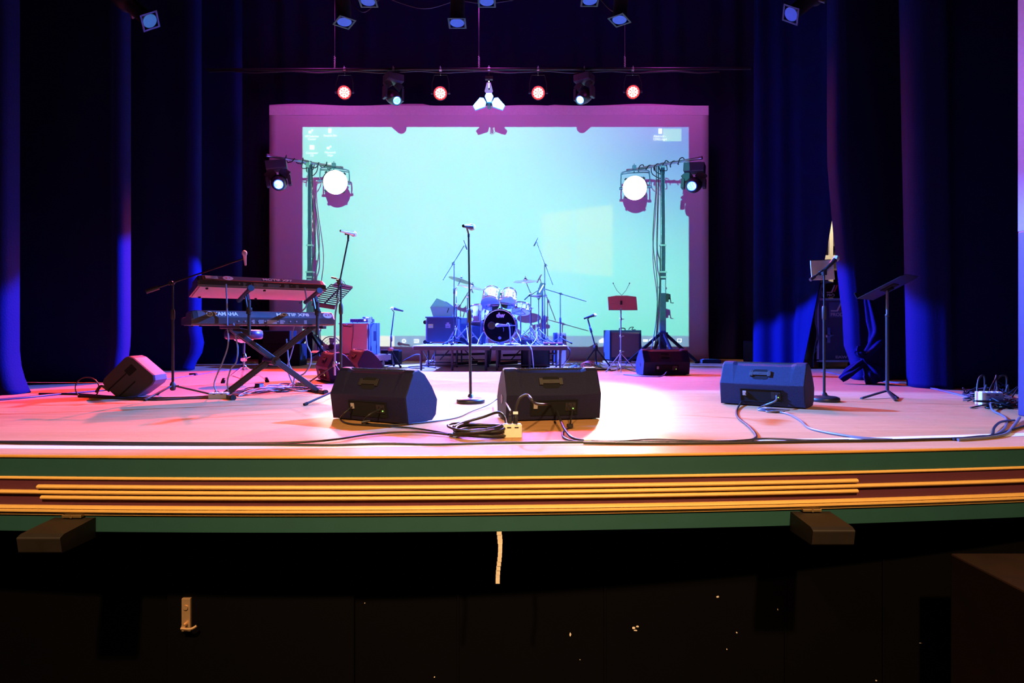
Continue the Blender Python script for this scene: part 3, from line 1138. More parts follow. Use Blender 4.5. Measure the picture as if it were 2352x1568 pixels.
def tripod_base(t, hub_z, foot_r, a0, mats=M_BLKMET, r=.010, foot_z=.012, name='leg', tips=True):
    for k in range(3):
        a = R(a0 + 120 * k)
        e = V((math.cos(a) * foot_r, math.sin(a) * foot_r, foot_z))
        b = MB().tube([V((math.cos(a) * .02, math.sin(a) * .02, hub_z)), e], r, 8)
        leg = b.build(name, mats, t)
        if tips:
            dd = (e - V((0, 0, hub_z))).normalized()
            MB().cyl(e - dd * .03, e + dd * .006 + V((0, 0, -.002)), r * 1.35, r * 1.5, n=10).build('rubber_foot', M_RUBBER, leg)
    b = MB().lathe([(.016, hub_z - .045), (.026, hub_z - .035), (.028, hub_z + .015), (.020, hub_z + .035), (.014, hub_z + .04)], n=16)
    b.cyl((.02, 0, hub_z), (.055, .01, hub_z), .007, n=8)
    b.build('hub', M_BLACKPL, t)


def stand_boom(label, base, top, boom0, boom1, a0=0, foot_r=.33, hub_z=.10, mid=None, mats=None, group=None, weight=False, r=.011, clip=None):
    """tripod stand with a boom; boom0/boom1 are world points (tail and mic end)"""
    m = mats or M_BLKMET
    base = V((base[0], base[1], base[2] if len(base) > 2 else 0))
    t = thing('boom_stand', label, 'microphone stand', base, 0, group)
    tripod_base(t, hub_z, foot_r, a0, m)
    mid = mid or top * .55
    MB().cyl((0, 0, hub_z - .04), (0, 0, mid), r).build('lower_pole', m, t)
    b = MB().lathe([(r + .002, -.05), (r + .007, -.04), (r + .007, .03), (r + .001, .05)], c=(0, 0, mid), n=14)
    b.build('clutch', M_BLACKPL, t)
    MB().cyl((0, 0, mid), (0, 0, top), r * .68).build('upper_pole', m, t)
    p0, p1 = V(boom0) - base, V(boom1) - base
    MB().cyl(p0, p1, r * .62, n=10).build('boom', m, t)
    # swivel where the boom crosses the pole head
    d = (p1 - p0).normalized()
    q = p0 + d * max(0, min((V((0, 0, top)) - p0).dot(d), (p1 - p0).length))
    b = MB()
    b.cyl(q - V((0, .022, 0)), q + V((0, .022, 0)), .020, n=12)
    b.cyl(q - d * .035, q + d * .035, r * .62 + .006, n=10)
    b.cyl(q + V((0, -.022, 0)), q + V((0, -.03, 0)), .009, n=8)
    b.tube([q + V((.0, -.027, -.0)), q + V((.035, -.03, -.02))], .005, 6)
    if (V((0, 0, top)) - q).length > .005:
        b.cyl((0, 0, top), q, r * .7)
    b.build('swivel', M_BLACKPL, t)
    if weight:
        MB().cyl(p0 - d * .05, p0 + d * .07, .021, n=14).build('counterweight', m, t)
    return t


# centre vocal stand
c = floor_at(1081, 925)
c.z = 0
zt = EYE + (HY - 543) * c.y / FPX
stand_round('black microphone stand with a round base at the centre of the stage', c, zt, EYE + (HY - 722) * c.y / FPX, lean=(-.018, 0), r=.127)
mp = V((c.x - .012, c.y, EYE + (HY - 521) * c.y / FPX))
q = thing('microphone_clip', 'black microphone clip on top of the centre microphone stand', 'clip', (c.x - .018, c.y, zt))
dm = V((.30, .94, .10)).normalized()
mp = mp + V((.022, 0, 0))
b = MB()
b.cyl((0, 0, -.005), (0, 0, .025), .011)
b.tube([V((0, 0, .02)), mp - dm * .13 - q.location], .008, 8)
cm = clip_mesh(mp - dm * .13 - q.location, dm)
b.add(cm.v, cm.f)
b.build('sleeve', M_CLIP, q)
microphone('microphone with a silver head on the round-based stand at centre stage', mp, dm, 1.25)

# right stand with a tablet and a short boom
c2 = floor_at(1893, 921)
c2.z = 0
zt2 = EYE + (HY - 628) * c2.y / FPX
st2 = stand_round('black round-based microphone stand holding a pale tablet', c2, zt2, EYE + (HY - 716) * c2.y / FPX, lean=(.0, 0), r=.135)
f = c2.y / FPX
b0 = V((c2.x - 34 * f, c2.y - .05, EYE + (HY - 641) * f))
b1 = V((c2.x + 26 * f, c2.y + .03, EYE + (HY - 600) * f))
b = MB().cyl(b0 - c2, b1 - c2, .0085, n=10)
b.cyl(b0 - c2 - (b1 - b0).normalized() * .02, b0 - c2 + (b1 - b0).normalized() * .04, .015)
b.box((0, 0, zt2 + .01), (.03, .05, .05))
b.build('short_boom', M_BLKMET, st2)
b = MB()
b.tube([V((0, .0, zt2)), V((-.02, .05, zt2 + .02))], .010, 8)
b.box((-.01, .060, zt2 + .005), (.03, .02, .03))
b.build('tablet_mount', M_BLACKPL, st2)
tb = thing('tablet', 'pale tablet computer held upright on the right-hand microphone stand', 'tablet', (px(1889, 620, c2.y + .08)))
b = MB().box((0, 0, 0), (.215, .009, .185))
b.build('back_cover', mat('tablet_aluminium', (.62, .58, .62), .45, .2), tb, bevel=.012, seg=3)
b = MB().box((-.012, -.0, .094), (.19, .010, .006))
b.build('top_band', M_BLACKPL, tb)
b = MB().cyl((.085, -.0045, .075), (.085, -.006, .075), .006)
b.build('camera_lens', M_BLACKPL, tb)
tb.rotation_euler = (R(-6), R(-2), 0)
microphone('dark microphone lying on the short boom in front of the pale tablet', b1 + V((.02, .0, .028)), (b1 - b0) + V((0, 0, .05)), 1.1)

# boom stand far left, reaching over the upper keyboard
d0 = 6.62
bL = V(((397 - CX) * d0 / FPX, d0, 0))
f = d0 / FPX
tp = EYE + (HY - 655) * f
p0 = V(((360 - CX) * f, d0 - .10, EYE + (HY - 667) * f))
p1 = V(((559 - CX) * (d0 + .32) / FPX, d0 + .32, EYE + (HY - 594) * (d0 + .32) / FPX))
stand_boom('black boom stand left of the keyboards, its boom reaching over the upper keyboard', bL, tp, p0, p1, a0=-102, foot_r=.37, hub_z=.11, mid=EYE + (HY - 722) * f, weight=True, r=.0125)
dm = V((.22, -.72, .66)).normalized()
microphone('microphone with a pale head standing upright on the boom over the upper keyboard', p1 + V((.035, -.06, .05)), dm, 1.0, body=mat('pale_mic_body', (.5, .42, .42), .4))

# tall stand in front of the folding music desk
d1 = 6.2
f = d1 / FPX
bT = V(((783 - CX) * f, d1, 0))
p0 = V(((768 - CX) * f, d1 - .03, EYE + (HY - 745) * f))
pm = V(((783.5 - CX) * f, d1 - .03, EYE + (HY - 650) * f))
p1 = V(((798 - CX) * f, d1 + .03, EYE + (HY - 548) * f))
stand_boom('tall dark tripod microphone stand behind the left front wedge, boom raised almost upright', bT, EYE + (HY - 650) * f, pm + V((-.035, -.0, -.14)), p1, a0=-125, foot_r=.40, hub_z=.12, mid=EYE + (HY - 709) * f, r=.012)
microphone('silver microphone lying level on top of the tall tripod stand left of centre', p1 + V((.045, .03, .052)), (.55, .84, -.05), 1.0, body=mat('nickel_mic_body', (.5, .5, .55), .35, .6))
b = MB()
b.tube([p1 - V((0, 0, .02)), p1 + V((.0, 0, .045))], .009, 8)
b.cyl(p1 + V((-.03, -.005, .055)), p1 + V((.015, .005, .053)), .017, n=12)
tag(b.build('microphone_clip', M_CLIP), 'black clip at the raised tip of the tall tripod stand', 'clip')


# short tripod stand left of the riser with an orange collar, and the short stand right of the riser
d2 = 12.0
f = d2 / FPX
bs = V(((897 - CX) * f, d2, 0))
t = thing('short_stand', 'short dark microphone stand with an orange collar in front of the bass cabinet', 'microphone stand', bs)
for k, (ex, ey) in enumerate(((-.21, -.12), (.20, -.16), (.02, .22), )):
    b = MB().tube([V((0, 0, .31)), V((ex, ey, .015))], .014, 8)
    leg = b.build('leg', M_BLKMET, t)
    MB().ball((ex, ey, .018), .022).build('rubber_foot', M_RUBBER, leg)
b = MB().lathe([(.045, .285), (.052, .30), (.052, .335), (.03, .345)], n=16)
b.build('collar', M_RED, t)
tops = V(((905 - CX) * f + .0 - bs.x, 0, EYE + (HY - 716) * f))
b = MB().tube([V((0, 0, .25)), V((.01, 0, .55)), tops], [.014, .012, .008], 8)
b.lathe([(.012, -.05), (.019, -.04), (.019, .04), (.012, .05)], c=(.012, 0, .5), n=12)
b.tube([tops, tops + V((-.03, 0, .03))], .008, 6)
b.build('pole', M_BLKMET, t)
microphone('dark microphone tipped level on the short stand with the orange collar', tops + bs + V((-.025, -.03, .06)), (-1, -.35, .25), 1.2)

d3 = 12.3
f = d3 / FPX
bs = V(((1368 - CX) * f, d3, 0))
t = thing('short_stand', 'short black tripod microphone stand leaning between the riser and the guitar cabinet', 'microphone stand', bs)
for k, (ex, ey) in enumerate(((-.24, -.10), (.24, -.10), (.05, .24))):
    b = MB().tube([V((0, 0, .33)), V((ex, ey, .015))], .014, 8)
    leg = b.build('leg', M_BLKMET, t)
    MB().ball((ex, ey, .018), .022).build('rubber_foot', M_RUBBER, leg)
b = MB().lathe([(.02, .27), (.04, .29), (.04, .36), (.02, .38)], n=14)
b.build('hub', M_BLACKPL, t)
tops = V(((1350 - CX) * f - bs.x, 0, EYE + (HY - 732) * f))
b = MB().tube([V((0, 0, .10)), V((0, 0, .33)), tops], .013, 8)
b.lathe([(.014, -.05), (.021, -.04), (.021, .04), (.014, .05)], c=V((0, 0, .33)).lerp(tops, .62), axis=(tops - V((0, 0, .33))), n=12)
b.build('pole', M_BLKMET, t)
microphone('dark microphone aimed at the guitar cabinet on the leaning short stand', tops + bs + V((.125, 0, .07)), (1, .2, .34), 1.3)
b = MB()
b.tube([tops + bs, tops + bs + V((.03, 0, .03)), tops + bs + V((.06, 0, .045))], .012, 8)
tag(b.build('microphone_clip', M_CLIP), 'clip joining the microphone to the leaning short stand', 'clip')


# ================================================================== MUSIC STANDS
def tube_leg(t, p0, p1, w=.022, h=.012, m=M_BLKMET):
    MB().beam(p0, p1, w, h).build('leg', m, t, bevel=.002)


# solid-desk orchestra stand at right
hub = floor_at(2038, 912)
hub.z = 0
f = hub.y / FPX
t = thing('music_stand', 'large black music stand with a tilted solid desk, at the right of the stage', 'music stand', hub)
for tx, ty in ((1957, 919), (2084, 935), (2062, 916)):
    e = floor_at(tx, ty) - hub
    e = V((e.x, e.y, .010))
    if e.length > .42:
        e = e.normalized() * .42
        e.z = .010
    tube_leg(t, V((0, 0, .065)), e, .026, .014)
z1 = EYE + (HY - 725) * f
z2 = EYE + (HY - 667) * f
MB().cyl((0, 0, .05), (0, 0, z1), .0165, n=16).build('lower_tube', M_BLKMET, t)
b = MB().lathe([(.0165, -.01), (.020, -.008), (.020, .012), (.0165, .016)], c=(0, 0, z1), n=16)
b.build('collar', M_BLKMET, t)
MB().cyl((0, 0, z1 - .05), (0, 0, z2), .0125, n=16).build('inner_tube', mat('brown_lit_tube', (.30, .26, .26), .3, .8), t)
e1 = V((.345, .36, 0))
e2 = V((.30, -.29, .215))
nn = e1.cross(e2).normalized()
if nn.z > 0:
    nn = -nn
cdk = V((0.02, 0, z2 + .035))
b = MB()
lo_off, hi_off = -.52, .48
o0 = cdk - e1 * .5 + e2 * lo_off
pl_ = [(0, 0), (1, 0), (1, .90), (.93, 1), (.07, 1), (0, .90)]
b.prism(pl_, o0, e1, e2, nn * .004)
u2 = e2.normalized()
lip = -nn * .055
b.prism([(0, 0), (1, 0), (1, 1), (0, 1)], o0 - u2 * .003, e1, lip, u2 * .003)
b.prism([(0, 0), (1, 0), (1, 1), (0, 1)], o0 + lip, e1, u2 * .012, -nn * .003)
desk = b.build('desk', M_BLKMET, t)
b = MB()
b.prism([(-.18, -.14), (.18, -.14), (.18, .14), (-.18, .14)], cdk, e1, e2, nn * .012)
b.cyl(cdk + nn * .012, cdk + nn * .035, .03)
b.cyl(cdk + nn * .02, V((0, 0, z2 - .01)), .013)
b.build('desk_plate', M_DARK, t)

# folding stand with a flat desk, right of the riser
base = floor_at(1426, 852)
base.z = 0
base = V((base.x * 10.5 / base.y, 10.5, 0))
f = 10.5 / FPX
M_STAND = mat('nickel_stand', (.45, .46, .50), .3, .8)
t = thing('music_stand', 'folding music stand with a flat red-lit desk, in front of the guitar cabinet', 'music stand', base)
for a in (200, 340, 95):
    e = V((math.cos(R(a)) * .26, math.sin(R(a)) * .26, .012))
    b = MB().tube([V((0, 0, .30)), e], .008, 7)
    leg = b.build('leg', M_STAND, t)
    b2 = MB().tube([V((0, 0, .06)), V((0, 0, .30)).lerp(e, .5)], .005, 6)
    b2.build('strut', M_STAND, leg)
MB().tube([V((0, 0, .0)), V((0, 0, .30))], .006, 6).build('centre_peg', M_STAND, t)
ztop = EYE + (HY - 694) * f
MB().cyl((0, 0, .26), (0, 0, ztop), .010, n=12).build('pole', M_STAND, t)
b = MB()
for z in (.32, .56, .82):
    b.lathe([(.012, -.02), (.018, -.015), (.018, .015), (.012, .02)], c=(0, 0, z), n=12)
    b.cyl((0, 0, z), (.05, -.01, z), .006, n=8)
b.build('collar', M_STAND, t)
b = MB()
dz = EYE + (HY - 712) * f
up = V((0, -.055, .20))
ex = V((1, .06, 0))
b.prism([(-.19, 0), (.26, .0), (.23, 1.02), (.09, 1.10), (-.08, 1.10), (-.21, 1.0)], V((0, .0, dz)), ex, up, (0, .010, 0))
b.build('desk', mat('red_lit_board', (.30, .085, .075), .5), t)  # red light on the desk back put into its colour
b = MB()
b.prism([(-.19, 0), (.26, 0), (.26, .02), (-.19, .02)], V((0, .0, dz)), ex, up, (0, .06, 0))
b.box((0, -.035, ztop - .01), (.03, .03, .06))
b.beam(V((-.17, -.035, dz + .105)), V((.22, -.012, dz + .110)), .006, .012)
b.build('desk_rail', M_BLKMET, t)
for sx, tz in ((-1, .19), (1, .19)):
    b = MB().tube([V((.005, -.055, dz + .225)), V((sx * .07, -.05, dz + .30)), V((sx * .125, -.05, dz + .225 + tz - .01))], .0035, 6)
    b.ball((sx * .125, -.05, dz + .225 + tz - .005), .010)
    b.build('page_clip', M_BLKMET, t)

# slotted folding desk by the keyboards
d4 = 7.7
f = d4 / FPX
base = V(((769 - CX) * f, d4, 0))
t = thing('music_stand', 'slotted metal music stand lit blue, at the right end of the keyboards', 'music stand', base)
for a in (195, 315, 75):
    e = V((math.cos(R(a)) * .36, math.sin(R(a)) * .36, .012))
    MB().tube([V((0, 0, .26)), e], .009, 7).build('leg', M_BLKMET, t)
b = MB().cyl((0, 0, .14), (0, 0, EYE + (HY - 740) * f), .011, n=12)
b.lathe([(.018, -.025), (.024, -.02), (.024, .03), (.016, .04)], c=(0, 0, .26), n=14)
b.cyl((0, 0, .26), (.055, -.02, .28), .007, n=8)
b.build('lower_tube', M_STAND, t)
zt = EYE + (HY - 682) * f
b = MB().tube([V((0, 0, EYE + (HY - 745) * f)), V((.01, 0, EYE + (HY - 715) * f)), V((.035, .02, zt))], .009, 8)
b.build('inner_tube', M_STAND, t)
# slotted desk plate: rails and slats, tilted, seen from below
o0 = V(((722 - CX) * f - base.x, -.06, EYE + (HY - 694) * f))
ex = V((48 * f, .08, -8 * f))
ey = V((24 * f, .30, 44 * f))
nrm = ex.cross(ey).normalized()
b = MB()
for i in range(11):
    k = i / 10
    b.prism([(0, k - .022), (.46, k - .022), (.46, k + .022), (0, k + .022)], o0, ex, ey, nrm * .003)
    b.prism([(.54, k - .022), (1, k - .022), (1, k + .022), (.54, k + .022)], o0, ex, ey, nrm * .003)
for a, w in ((0, .03), (.46, .08), (.97, .03)):
    b.prism([(a, -.03), (a + w, -.03), (a + w, 1.03), (a, 1.03)], o0, ex, ey, nrm * .004)
b.build('desk', mat('blue_black_plate', (.10, .10, .16), .4, .3), t)
b = MB()
b.prism([(0, -.03), (1, -.03), (1, .0), (0, .0)], o0, ex, ey, -nrm * .05)
b.build('desk_lip', M_BLKMET, t)
b = MB()
o1 = o0 + ey * 1.0 - nrm * .012
b.prism([(.08, -.02), (.95, -.06), (.93, .14), (.10, .22)], o1, ex, ey, nrm * .002)
tag(b.build('sheet_paper', mat('white_paper', (.85, .83, .78), .8)), 'white sheets of paper at the top of the slotted music stand', 'paper')
bpy.data.objects['sheet_paper'].location = base
b = MB()
for k in (0, 1):
    q = o0 + ey * (1.05 + .05 * k) + ex * .62
    e_ = q + V(((745 + 10 * k - 765) * f, 0, (18 - 8 * k) * f))
    b.tube(smooth_path([q, q.lerp(e_, .5) + V((0, 0, .02)), e_], 4), .003, 6)
    b.cyl(e_, e_ + V((-.06, 0, .012)), .008, .010, n=8)
b.build('clip_light', M_BLKMET, t)

# ================================================================== KEYBOARD RIG
KA = R(38)
M_KEYB = mat('keyboard_black', (0.045, 0.040, 0.042), .35, bump=.1, nscale=300)
M_UNDER = mat('pink_lit_underside', (0.55, 0.42, 0.50), .55)  # pink light from the floor put into the underside colour
M_LETTER = mat('silver_lettering', (.85, .78, .70), .4, emit=None)
M_STICK = mat('white_sticker', (.85, .82, .80), .5)


def keyboard(label, corner, L, z, tilt, H, D, slant, name_text, extra):
    """corner = rear left bottom corner; rear panel faces the house"""
    t = thing('keyboard', label, 'keyboard', (corner[0], corner[1], z), KA)
    t.rotation_euler = (0, 0, KA)
    T = Matrix.Rotation(-tilt, 3, 'X')

    def P(x, y, zz):
        return T @ V((x, y, zz))
    h1 = H * .50
    prof = [(0.012, 0), (0, .012), (0, h1), (slant, H - .004), (slant + .02, H), (D * .52, H * .98), (D * .56, H * .62), (D * .97, H * .58), (D, H * .5), (D, .012), (D - .012, 0)]
    b = MB()
    rings = []
    for x, s in ((0, .80), (.018, .95), (.05, 1), (L - .05, 1), (L - .018, .97), (L, .85)):
        rings.append([P(x, slant * .6 + (y - slant * .6) * (s if y < slant * 2 else 1), zz * (s if zz > .02 else 1)) for y, zz in prof])
    b.loft(rings)
    b.build('body', M_KEYB, t, bevel=.003)
    b = MB()
    b.prism([(.02, .02), (L - .02, .02), (L - .02, D - .02), (.02, D - .02)], P(0, 0, -.002), T @ V((1, 0, 0)), T @ V((0, 1, 0)), T @ V((0, 0, -.003)))
    b.build('base_plate', M_UNDER, t)
    for x in (.09, L * .5, L - .09):
        for y in (.05, D - .05):
            MB().cyl(P(x, y, -.004), P(x, y, -.017), .013).build('rubber_foot', M_RUBBER, t)
    # upper rear face carries the name; lower rear face the sockets
    a = math.atan2(H - h1, slant)
    th = math.hypot(H - h1, slant)
    mid = P(0, slant * .5, (h1 + H) / 2)
    nrm = T @ V((0, -math.sin(a), math.cos(a)))
    rx = a - tilt
    off = nrm * .0025

    def text(s, x, size, m=M_LETTER, sx=1.0, bold=.0):
        p = P(x, slant * .5, (h1 + H) / 2) + off
        return lettering('lettering', s, size, t, p, (rx, 0, 0), m, .0012, 'LEFT', bold, sx)
    for s, x, size, sx, bold in name_text:
        text(s, x, size, sx=sx, bold=bold)
    # round sticker
    b = MB()
    sx_ = extra['sticker']
    u = T @ V((0, math.cos(a), math.sin(a)))
    b.prism([(.050 * math.cos(q * .3927), .5 * th * .86 * math.sin(q * .3927)) for q in range(16)], P(sx_, slant * .5, (h1 + H) / 2) + off * .6, T @ V((1, 0, 0)), u, nrm * .001)
    st = b.build('round_sticker', M_STICK, t)
    b = MB()
    for q, rr in (((-.016, .0), .010), ((.016, .004), .008)):
        b.prism([(q[0] + rr * math.cos(k * .785), q[1] + rr * math.sin(k * .785)) for k in range(8)], P(sx_, slant * .5, (h1 + H) / 2) + off, T @ V((1, 0, 0)), u, nrm * .001)
    b.build('sticker_print', M_RED, st)
    b = MB()
    b.prism([(.06, -.42 * th), (L - .05, -.42 * th), (L - .05, .42 * th), (.06, .42 * th)], P(0, slant * .5, (h1 + H) / 2) + nrm * .0002, T @ V((1, 0, 0)), u, nrm * .0012)
    b.build('lit_name_strip', mat('lit_strip_gloss', (.11, .095, .10), .35), t)  # paler strip added for the light on the upper rear face
    # sockets
    for k in range(10):
        x = L * (.30 + .045 * k)
        MB().cyl(P(x, .001, h1 * .55), P(x, -.006, h1 * .55), .008, n=10).build('socket', M_STEEL, t)
    for x, w in extra['ports']:
        b = MB().prism([(0, .2), (w, .2), (w, .75), (0, .75)], P(x, -.002, 0), T @ V((1, 0, 0)), T @ V((0, 0, h1)), T @ V((0, .002, 0)))
        b.build('port_plate', M_STEEL, t)
    b = MB()
    for k in range(52 if L > 1.35 else 45):
        n_ = 52 if L > 1.35 else 45
        x0 = .09 + (L - .18) * k / n_
        w = (L - .18) / n_ - .0015
        b.prism([(x0, D * .57), (x0 + w, D * .57), (x0 + w, D * .955), (x0, D * .955)], P(0, 0, H * .60), T @ V((1, 0, 0)), T @ V((0, 1, 0)), T @ V((0, 0, .012)))
    b.build('white_keys', M_WHITEPL, t)
    b = MB()
    for k in range(51 if L > 1.35 else 44):
        if k % 7 in (2, 6):
            continue
        n_ = 52 if L > 1.35 else 45
        x0 = .09 + (L - .18) * (k + .72) / n_
        w = .011
        b.prism([(x0, D * .57), (x0 + w, D * .57), (x0 + w, D * .80), (x0, D * .80)], P(0, 0, H * .62), T @ V((1, 0, 0)), T @ V((0, 1, 0)), T @ V((0, 0, .020)))
    b.build('black_keys', M_BLACKPL, t)
    return t


k8 = keyboard('long lower keyboard facing away, resting low on the crossed stand', (-3.004, 6.40), 1.42, .700, 0, .140, .42, .052,
              [('YAMAHA', .205, .058, .92, .002), ('MOTIF XF8', .800, .052, 1.35, .0012)],
              dict(sticker=1.345, ports=((.62, .05), (.70, .10), (.83, .04), (1.08, .03), (.56, .02))))
k8.location.x += 0
# three-fork mark in a ring beside the maker's name
b = MB()
H, h1, slant = .140, .07, .052
a = math.atan2(H - h1, slant)
nrm = V((0, -math.sin(a), math.cos(a)))
u = V((0, math.cos(a), math.sin(a)))
c = V((.165, slant * .5, (h1 + H) / 2)) + nrm * .003
b.tube([c + V((math.cos(q * .314) * .027, 0, 0)) + u * math.sin(q * .314) * .027 for q in range(20)], .0028, 6, True)
for q in range(6):
    an = R(90 + 60 * q)
    b.cyl(c - (V((math.cos(an), 0, 0)) + u * math.sin(an)) * .020, c + (V((math.cos(an), 0, 0)) + u * math.sin(an)) * .020, .0022, n=6)
b.build('round_emblem', M_LETTER, k8)

k7 = keyboard('shorter upper keyboard lit red and pink, tilted so that its underside shows', (-2.989, 6.50), 1.28, 1.075, R(15), .125, .39, .045,
              [('MOTIF XF7', .62, .046, 1.35, .0012)],
              dict(sticker=.285, ports=((.52, .09), (.66, .12), (.83, .05), (.95, .03), (.42, .02))))
b = MB()
b.prism([(0, -.3), (.115, -.3), (.115, .3), (0, .3)], V((.075, .0195, .0960)), (1, 0, 0), V((0, .045, .0625)), V((0, -.001, .0007)))
o = b.build('paper_label', mat('faded_label', (.62, .52, .42), .7), k7)
o.rotation_euler = (-R(15), 0, 0)

# crossed two-tier stand
kc = V((-2.47, 6.92, 0))
t = thing('keyboard_stand', 'black crossed keyboard stand with two tiers carrying both keyboards', 'keyboard stand', kc, KA)
for s in (-1, 1):
    for dy in (-.035, .035):
        yy = -.12 + dy + s * .045
        MB().beam(V((-s * .45, yy, .02)), V((s * .42, yy, .675)), .022, .045).build('cross_bar', M_BLKMET, t, bevel=.004)
b = MB()
b.cyl((-.012, -.27, .345), (-.012, .02, .345), .045, n=18)
b.cyl((-.012, -.285, .345), (-.012, -.27, .345), .018, n=12)
b.build('pivot_disc', M_BLKMET, t)
for s in (-1, 1):
    b = MB().beam(V((s * .45, -.36, .022)), V((s * .45, .16, .022)), .035, .035)
    foot = b.build('foot_bar', M_BLKMET, t, bevel=.004)
    for y in (-.37, .17):
        MB().cyl((s * .45 - .0, y - .02, .022), (s * .45, y + .02, .022), .026, n=12).build('end_cap', M_RUBBER, foot)
for s in (-1, 1):
    b = MB().beam(V((s * .42, -.42, .678)), V((s * .42, .12, .678)), .04, .03)
    b.build('support_arm', M_BLKMET, t, bevel=.004)
for x in (-.33, .33):
    b = MB()
    b.cyl((x, -.46, .60), (x, -.46, .93), .016, n=12)
    b.beam(V((x, -.46, .64)), V((x + (.09 if x > 0 else -.09), -.30, .66)), .03, .03)
    b.build('tier_post', M_BLKMET, t)
    b = MB()
    b.cyl((x, -.46, .80), (x, -.46, .86), .027, n=12)
    b.cyl((x, -.49, .83), (x, -.52, .83), .013, n=10)
    b.build('tier_clamp', M_BLKMET, t)
    b = MB()
    q0, q1 = V((x, -.50, 1.035)), V((x, -.14, .935))
    b.cyl(q0, q1, .021, n=12)
    b.cyl(q0, q0 + (q0 - q1).normalized() * .02, .030, n=12)
    b.beam(V((x, -.46, .90)), q0.lerp(q1, .3), .02, .03)
    b.beam(V((x + .012, -.40, .80)), q0.lerp(q1, .45), .012, .02)
    b.build('tier_arm', M_BLKMET, t)

# drummer-style throne behind the stand
d = 8.3
c = V(((560 - CX) * d / FPX, d, 0))
t = thing('throne_stool', 'round padded stool on a chrome tripod behind the crossed keyboard stand', 'stool', c)
zt = EYE + (HY - 757) * d / FPX
b = MB().lathe([(.0, zt - .115), (.20, zt - .115), (.218, zt - .10), (.222, zt - .05), (.215, zt - .015), (.19, zt), (0, zt + .003)], n=32)
b.build('seat', mat('black_vinyl', (.03, .03, .034), .3, bump=.15, nscale=60), t)
b = MB().lathe([(.035, zt - .16), (.10, zt - .135), (.12, zt - .114)], n=20)
b.cyl((0, 0, .19), (0, 0, zt - .13), .0165)
b.build('stem', M_CHROME, t)
b = MB().lathe([(.022, .27), (.036, .28), (.036, .33), (.026, .36), (.02, .37)], n=16)
b.cyl((.03, 0, .31), (.075, .01, .33), .008)
b.lathe([(.02, .18), (.034, .19), (.034, .215), (.02, .225)], n=16)
b.build('height_collar', M_CHROME, t)
for k in range(3):
    a = R(-75 + 120 * k)
    e = V((math.cos(a) * .30, math.sin(a) * .30, .02))
    b = MB()
    b.beam(V((math.cos(a) * .03, math.sin(a) * .03, .20)), e, .026, .010)
    b.beam(V((math.cos(a) * .02, math.sin(a) * .02, .05)), e.lerp(V((0, 0, .2)), .42), .02, .008)
    leg = b.build('leg', M_CHROME, t)
    MB().lathe([(.016, 0), (.026, .0), (.022, .05), (.016, .065)], c=e - V((0, 0, .02)), axis=V((-math.cos(a) * .35, -math.sin(a) * .35, 1)), n=12).build('rubber_foot', M_RUBBER, leg)

# second drum stand foot behind the keyboards with boxes deep in the shadow
d = 12.6
c = px(650, 775, d)
tag(MB().box((c.x, d, .20), (.75, .45, .40)).build('equipment_case', M_DARK, bevel=.01), 'dark equipment case on the floor in the shadow behind the stool', 'case')
tag(MB().box((c.x - .05, d - .02, .52), (.5, .4, .24)).build('equipment_case', M_DARK, bevel=.01), 'smaller dark case stacked on the case behind the stool', 'case')

# ================================================================== DRUM RISER
RZ = 0.40
RY0, RY1 = 10.9, 13.1
RX0, RX1, RXM = -1.585, 0.897, -0.335
t = thing('drum_riser', 'low black-framed drum riser with two decks in front of the projection screen', 'riser', ((RX0 + RX1) / 2, RY0, 0))
ox = (RX0 + RX1) / 2
M_DECK = mat('riser_deck_top', (.50, .46, .45), .5, noise=.15, nscale=5)
M_EDGE = mat('riser_edge', (.030, .017, .016), .5)
for x0, x1 in ((RX0, RXM - .004), (RXM + .004, RX1)):
    b = MB().box(((x0 + x1) / 2 - ox, (RY1 - RY0) / 2, RZ - .022), (x1 - x0, RY1 - RY0, .044))
    dk = b.build('deck', M_DECK, t, bevel=.012)
    for yy in (-.004, RY1 - RY0 + .004):
        MB().box(((x0 + x1) / 2 - ox, yy, RZ - .040), (x1 - x0 - .02, .012, .062)).build('edge_rail', M_EDGE, dk, bevel=.003)
    xs = (x0 + .12, (x0 + x1) / 2, x1 - .08) if x0 < -1 else (x0 + .09, (x0 + x1) / 2, x1 - .12)
    for yy in (.10, 1.05, RY1 - RY0 - .10):
        for x in xs:
            b = MB().cyl((x - ox, yy, 0), (x - ox, yy, RZ - .05), .017 if yy > .5 else .019, n=10)
            b.build('leg', M_EDGE, t)
        b = MB().cyl((xs[0] - ox, yy, .085), (xs[2] - ox, yy, .085), .011, n=8)
        b.build('stretcher', M_EDGE, t)
    for x in xs[::2]:
        b = MB()
        b.cyl((x - ox + .03, .10, .33), (x - ox + .03, 1.05, .06), .009, n=8)
        b.cyl((x - ox + .03, 1.05, .06), (x - ox + .03, RY1 - RY0 - .1, .33), .009, n=8)
        b.build('brace', M_EDGE, t)
    xm = (x0 + x1) / 2 - ox
    b = MB()
    for s in (-1, 1):
        b.cyl((xm + s * .10, 1.05, .34), (xm + s * .30, 1.05, .13), .010, n=8)
        b.cyl((xm + s * .07, 1.05, .36), (xm + s * .07, 1.05, .20), .008, n=8)
    b.cyl((xm - .10, 1.05, .24), (xm + .10, 1.05, .24), .010, n=8)
    b.cyl((xm - .45, 1.6, .19), (xm + .5, 1.6, .22), .02, n=8)
    b.build('folding_linkage', M_EDGE, t)


def on_riser(x, d):
    return V(((x - CX) * d / FPX, d, RZ))


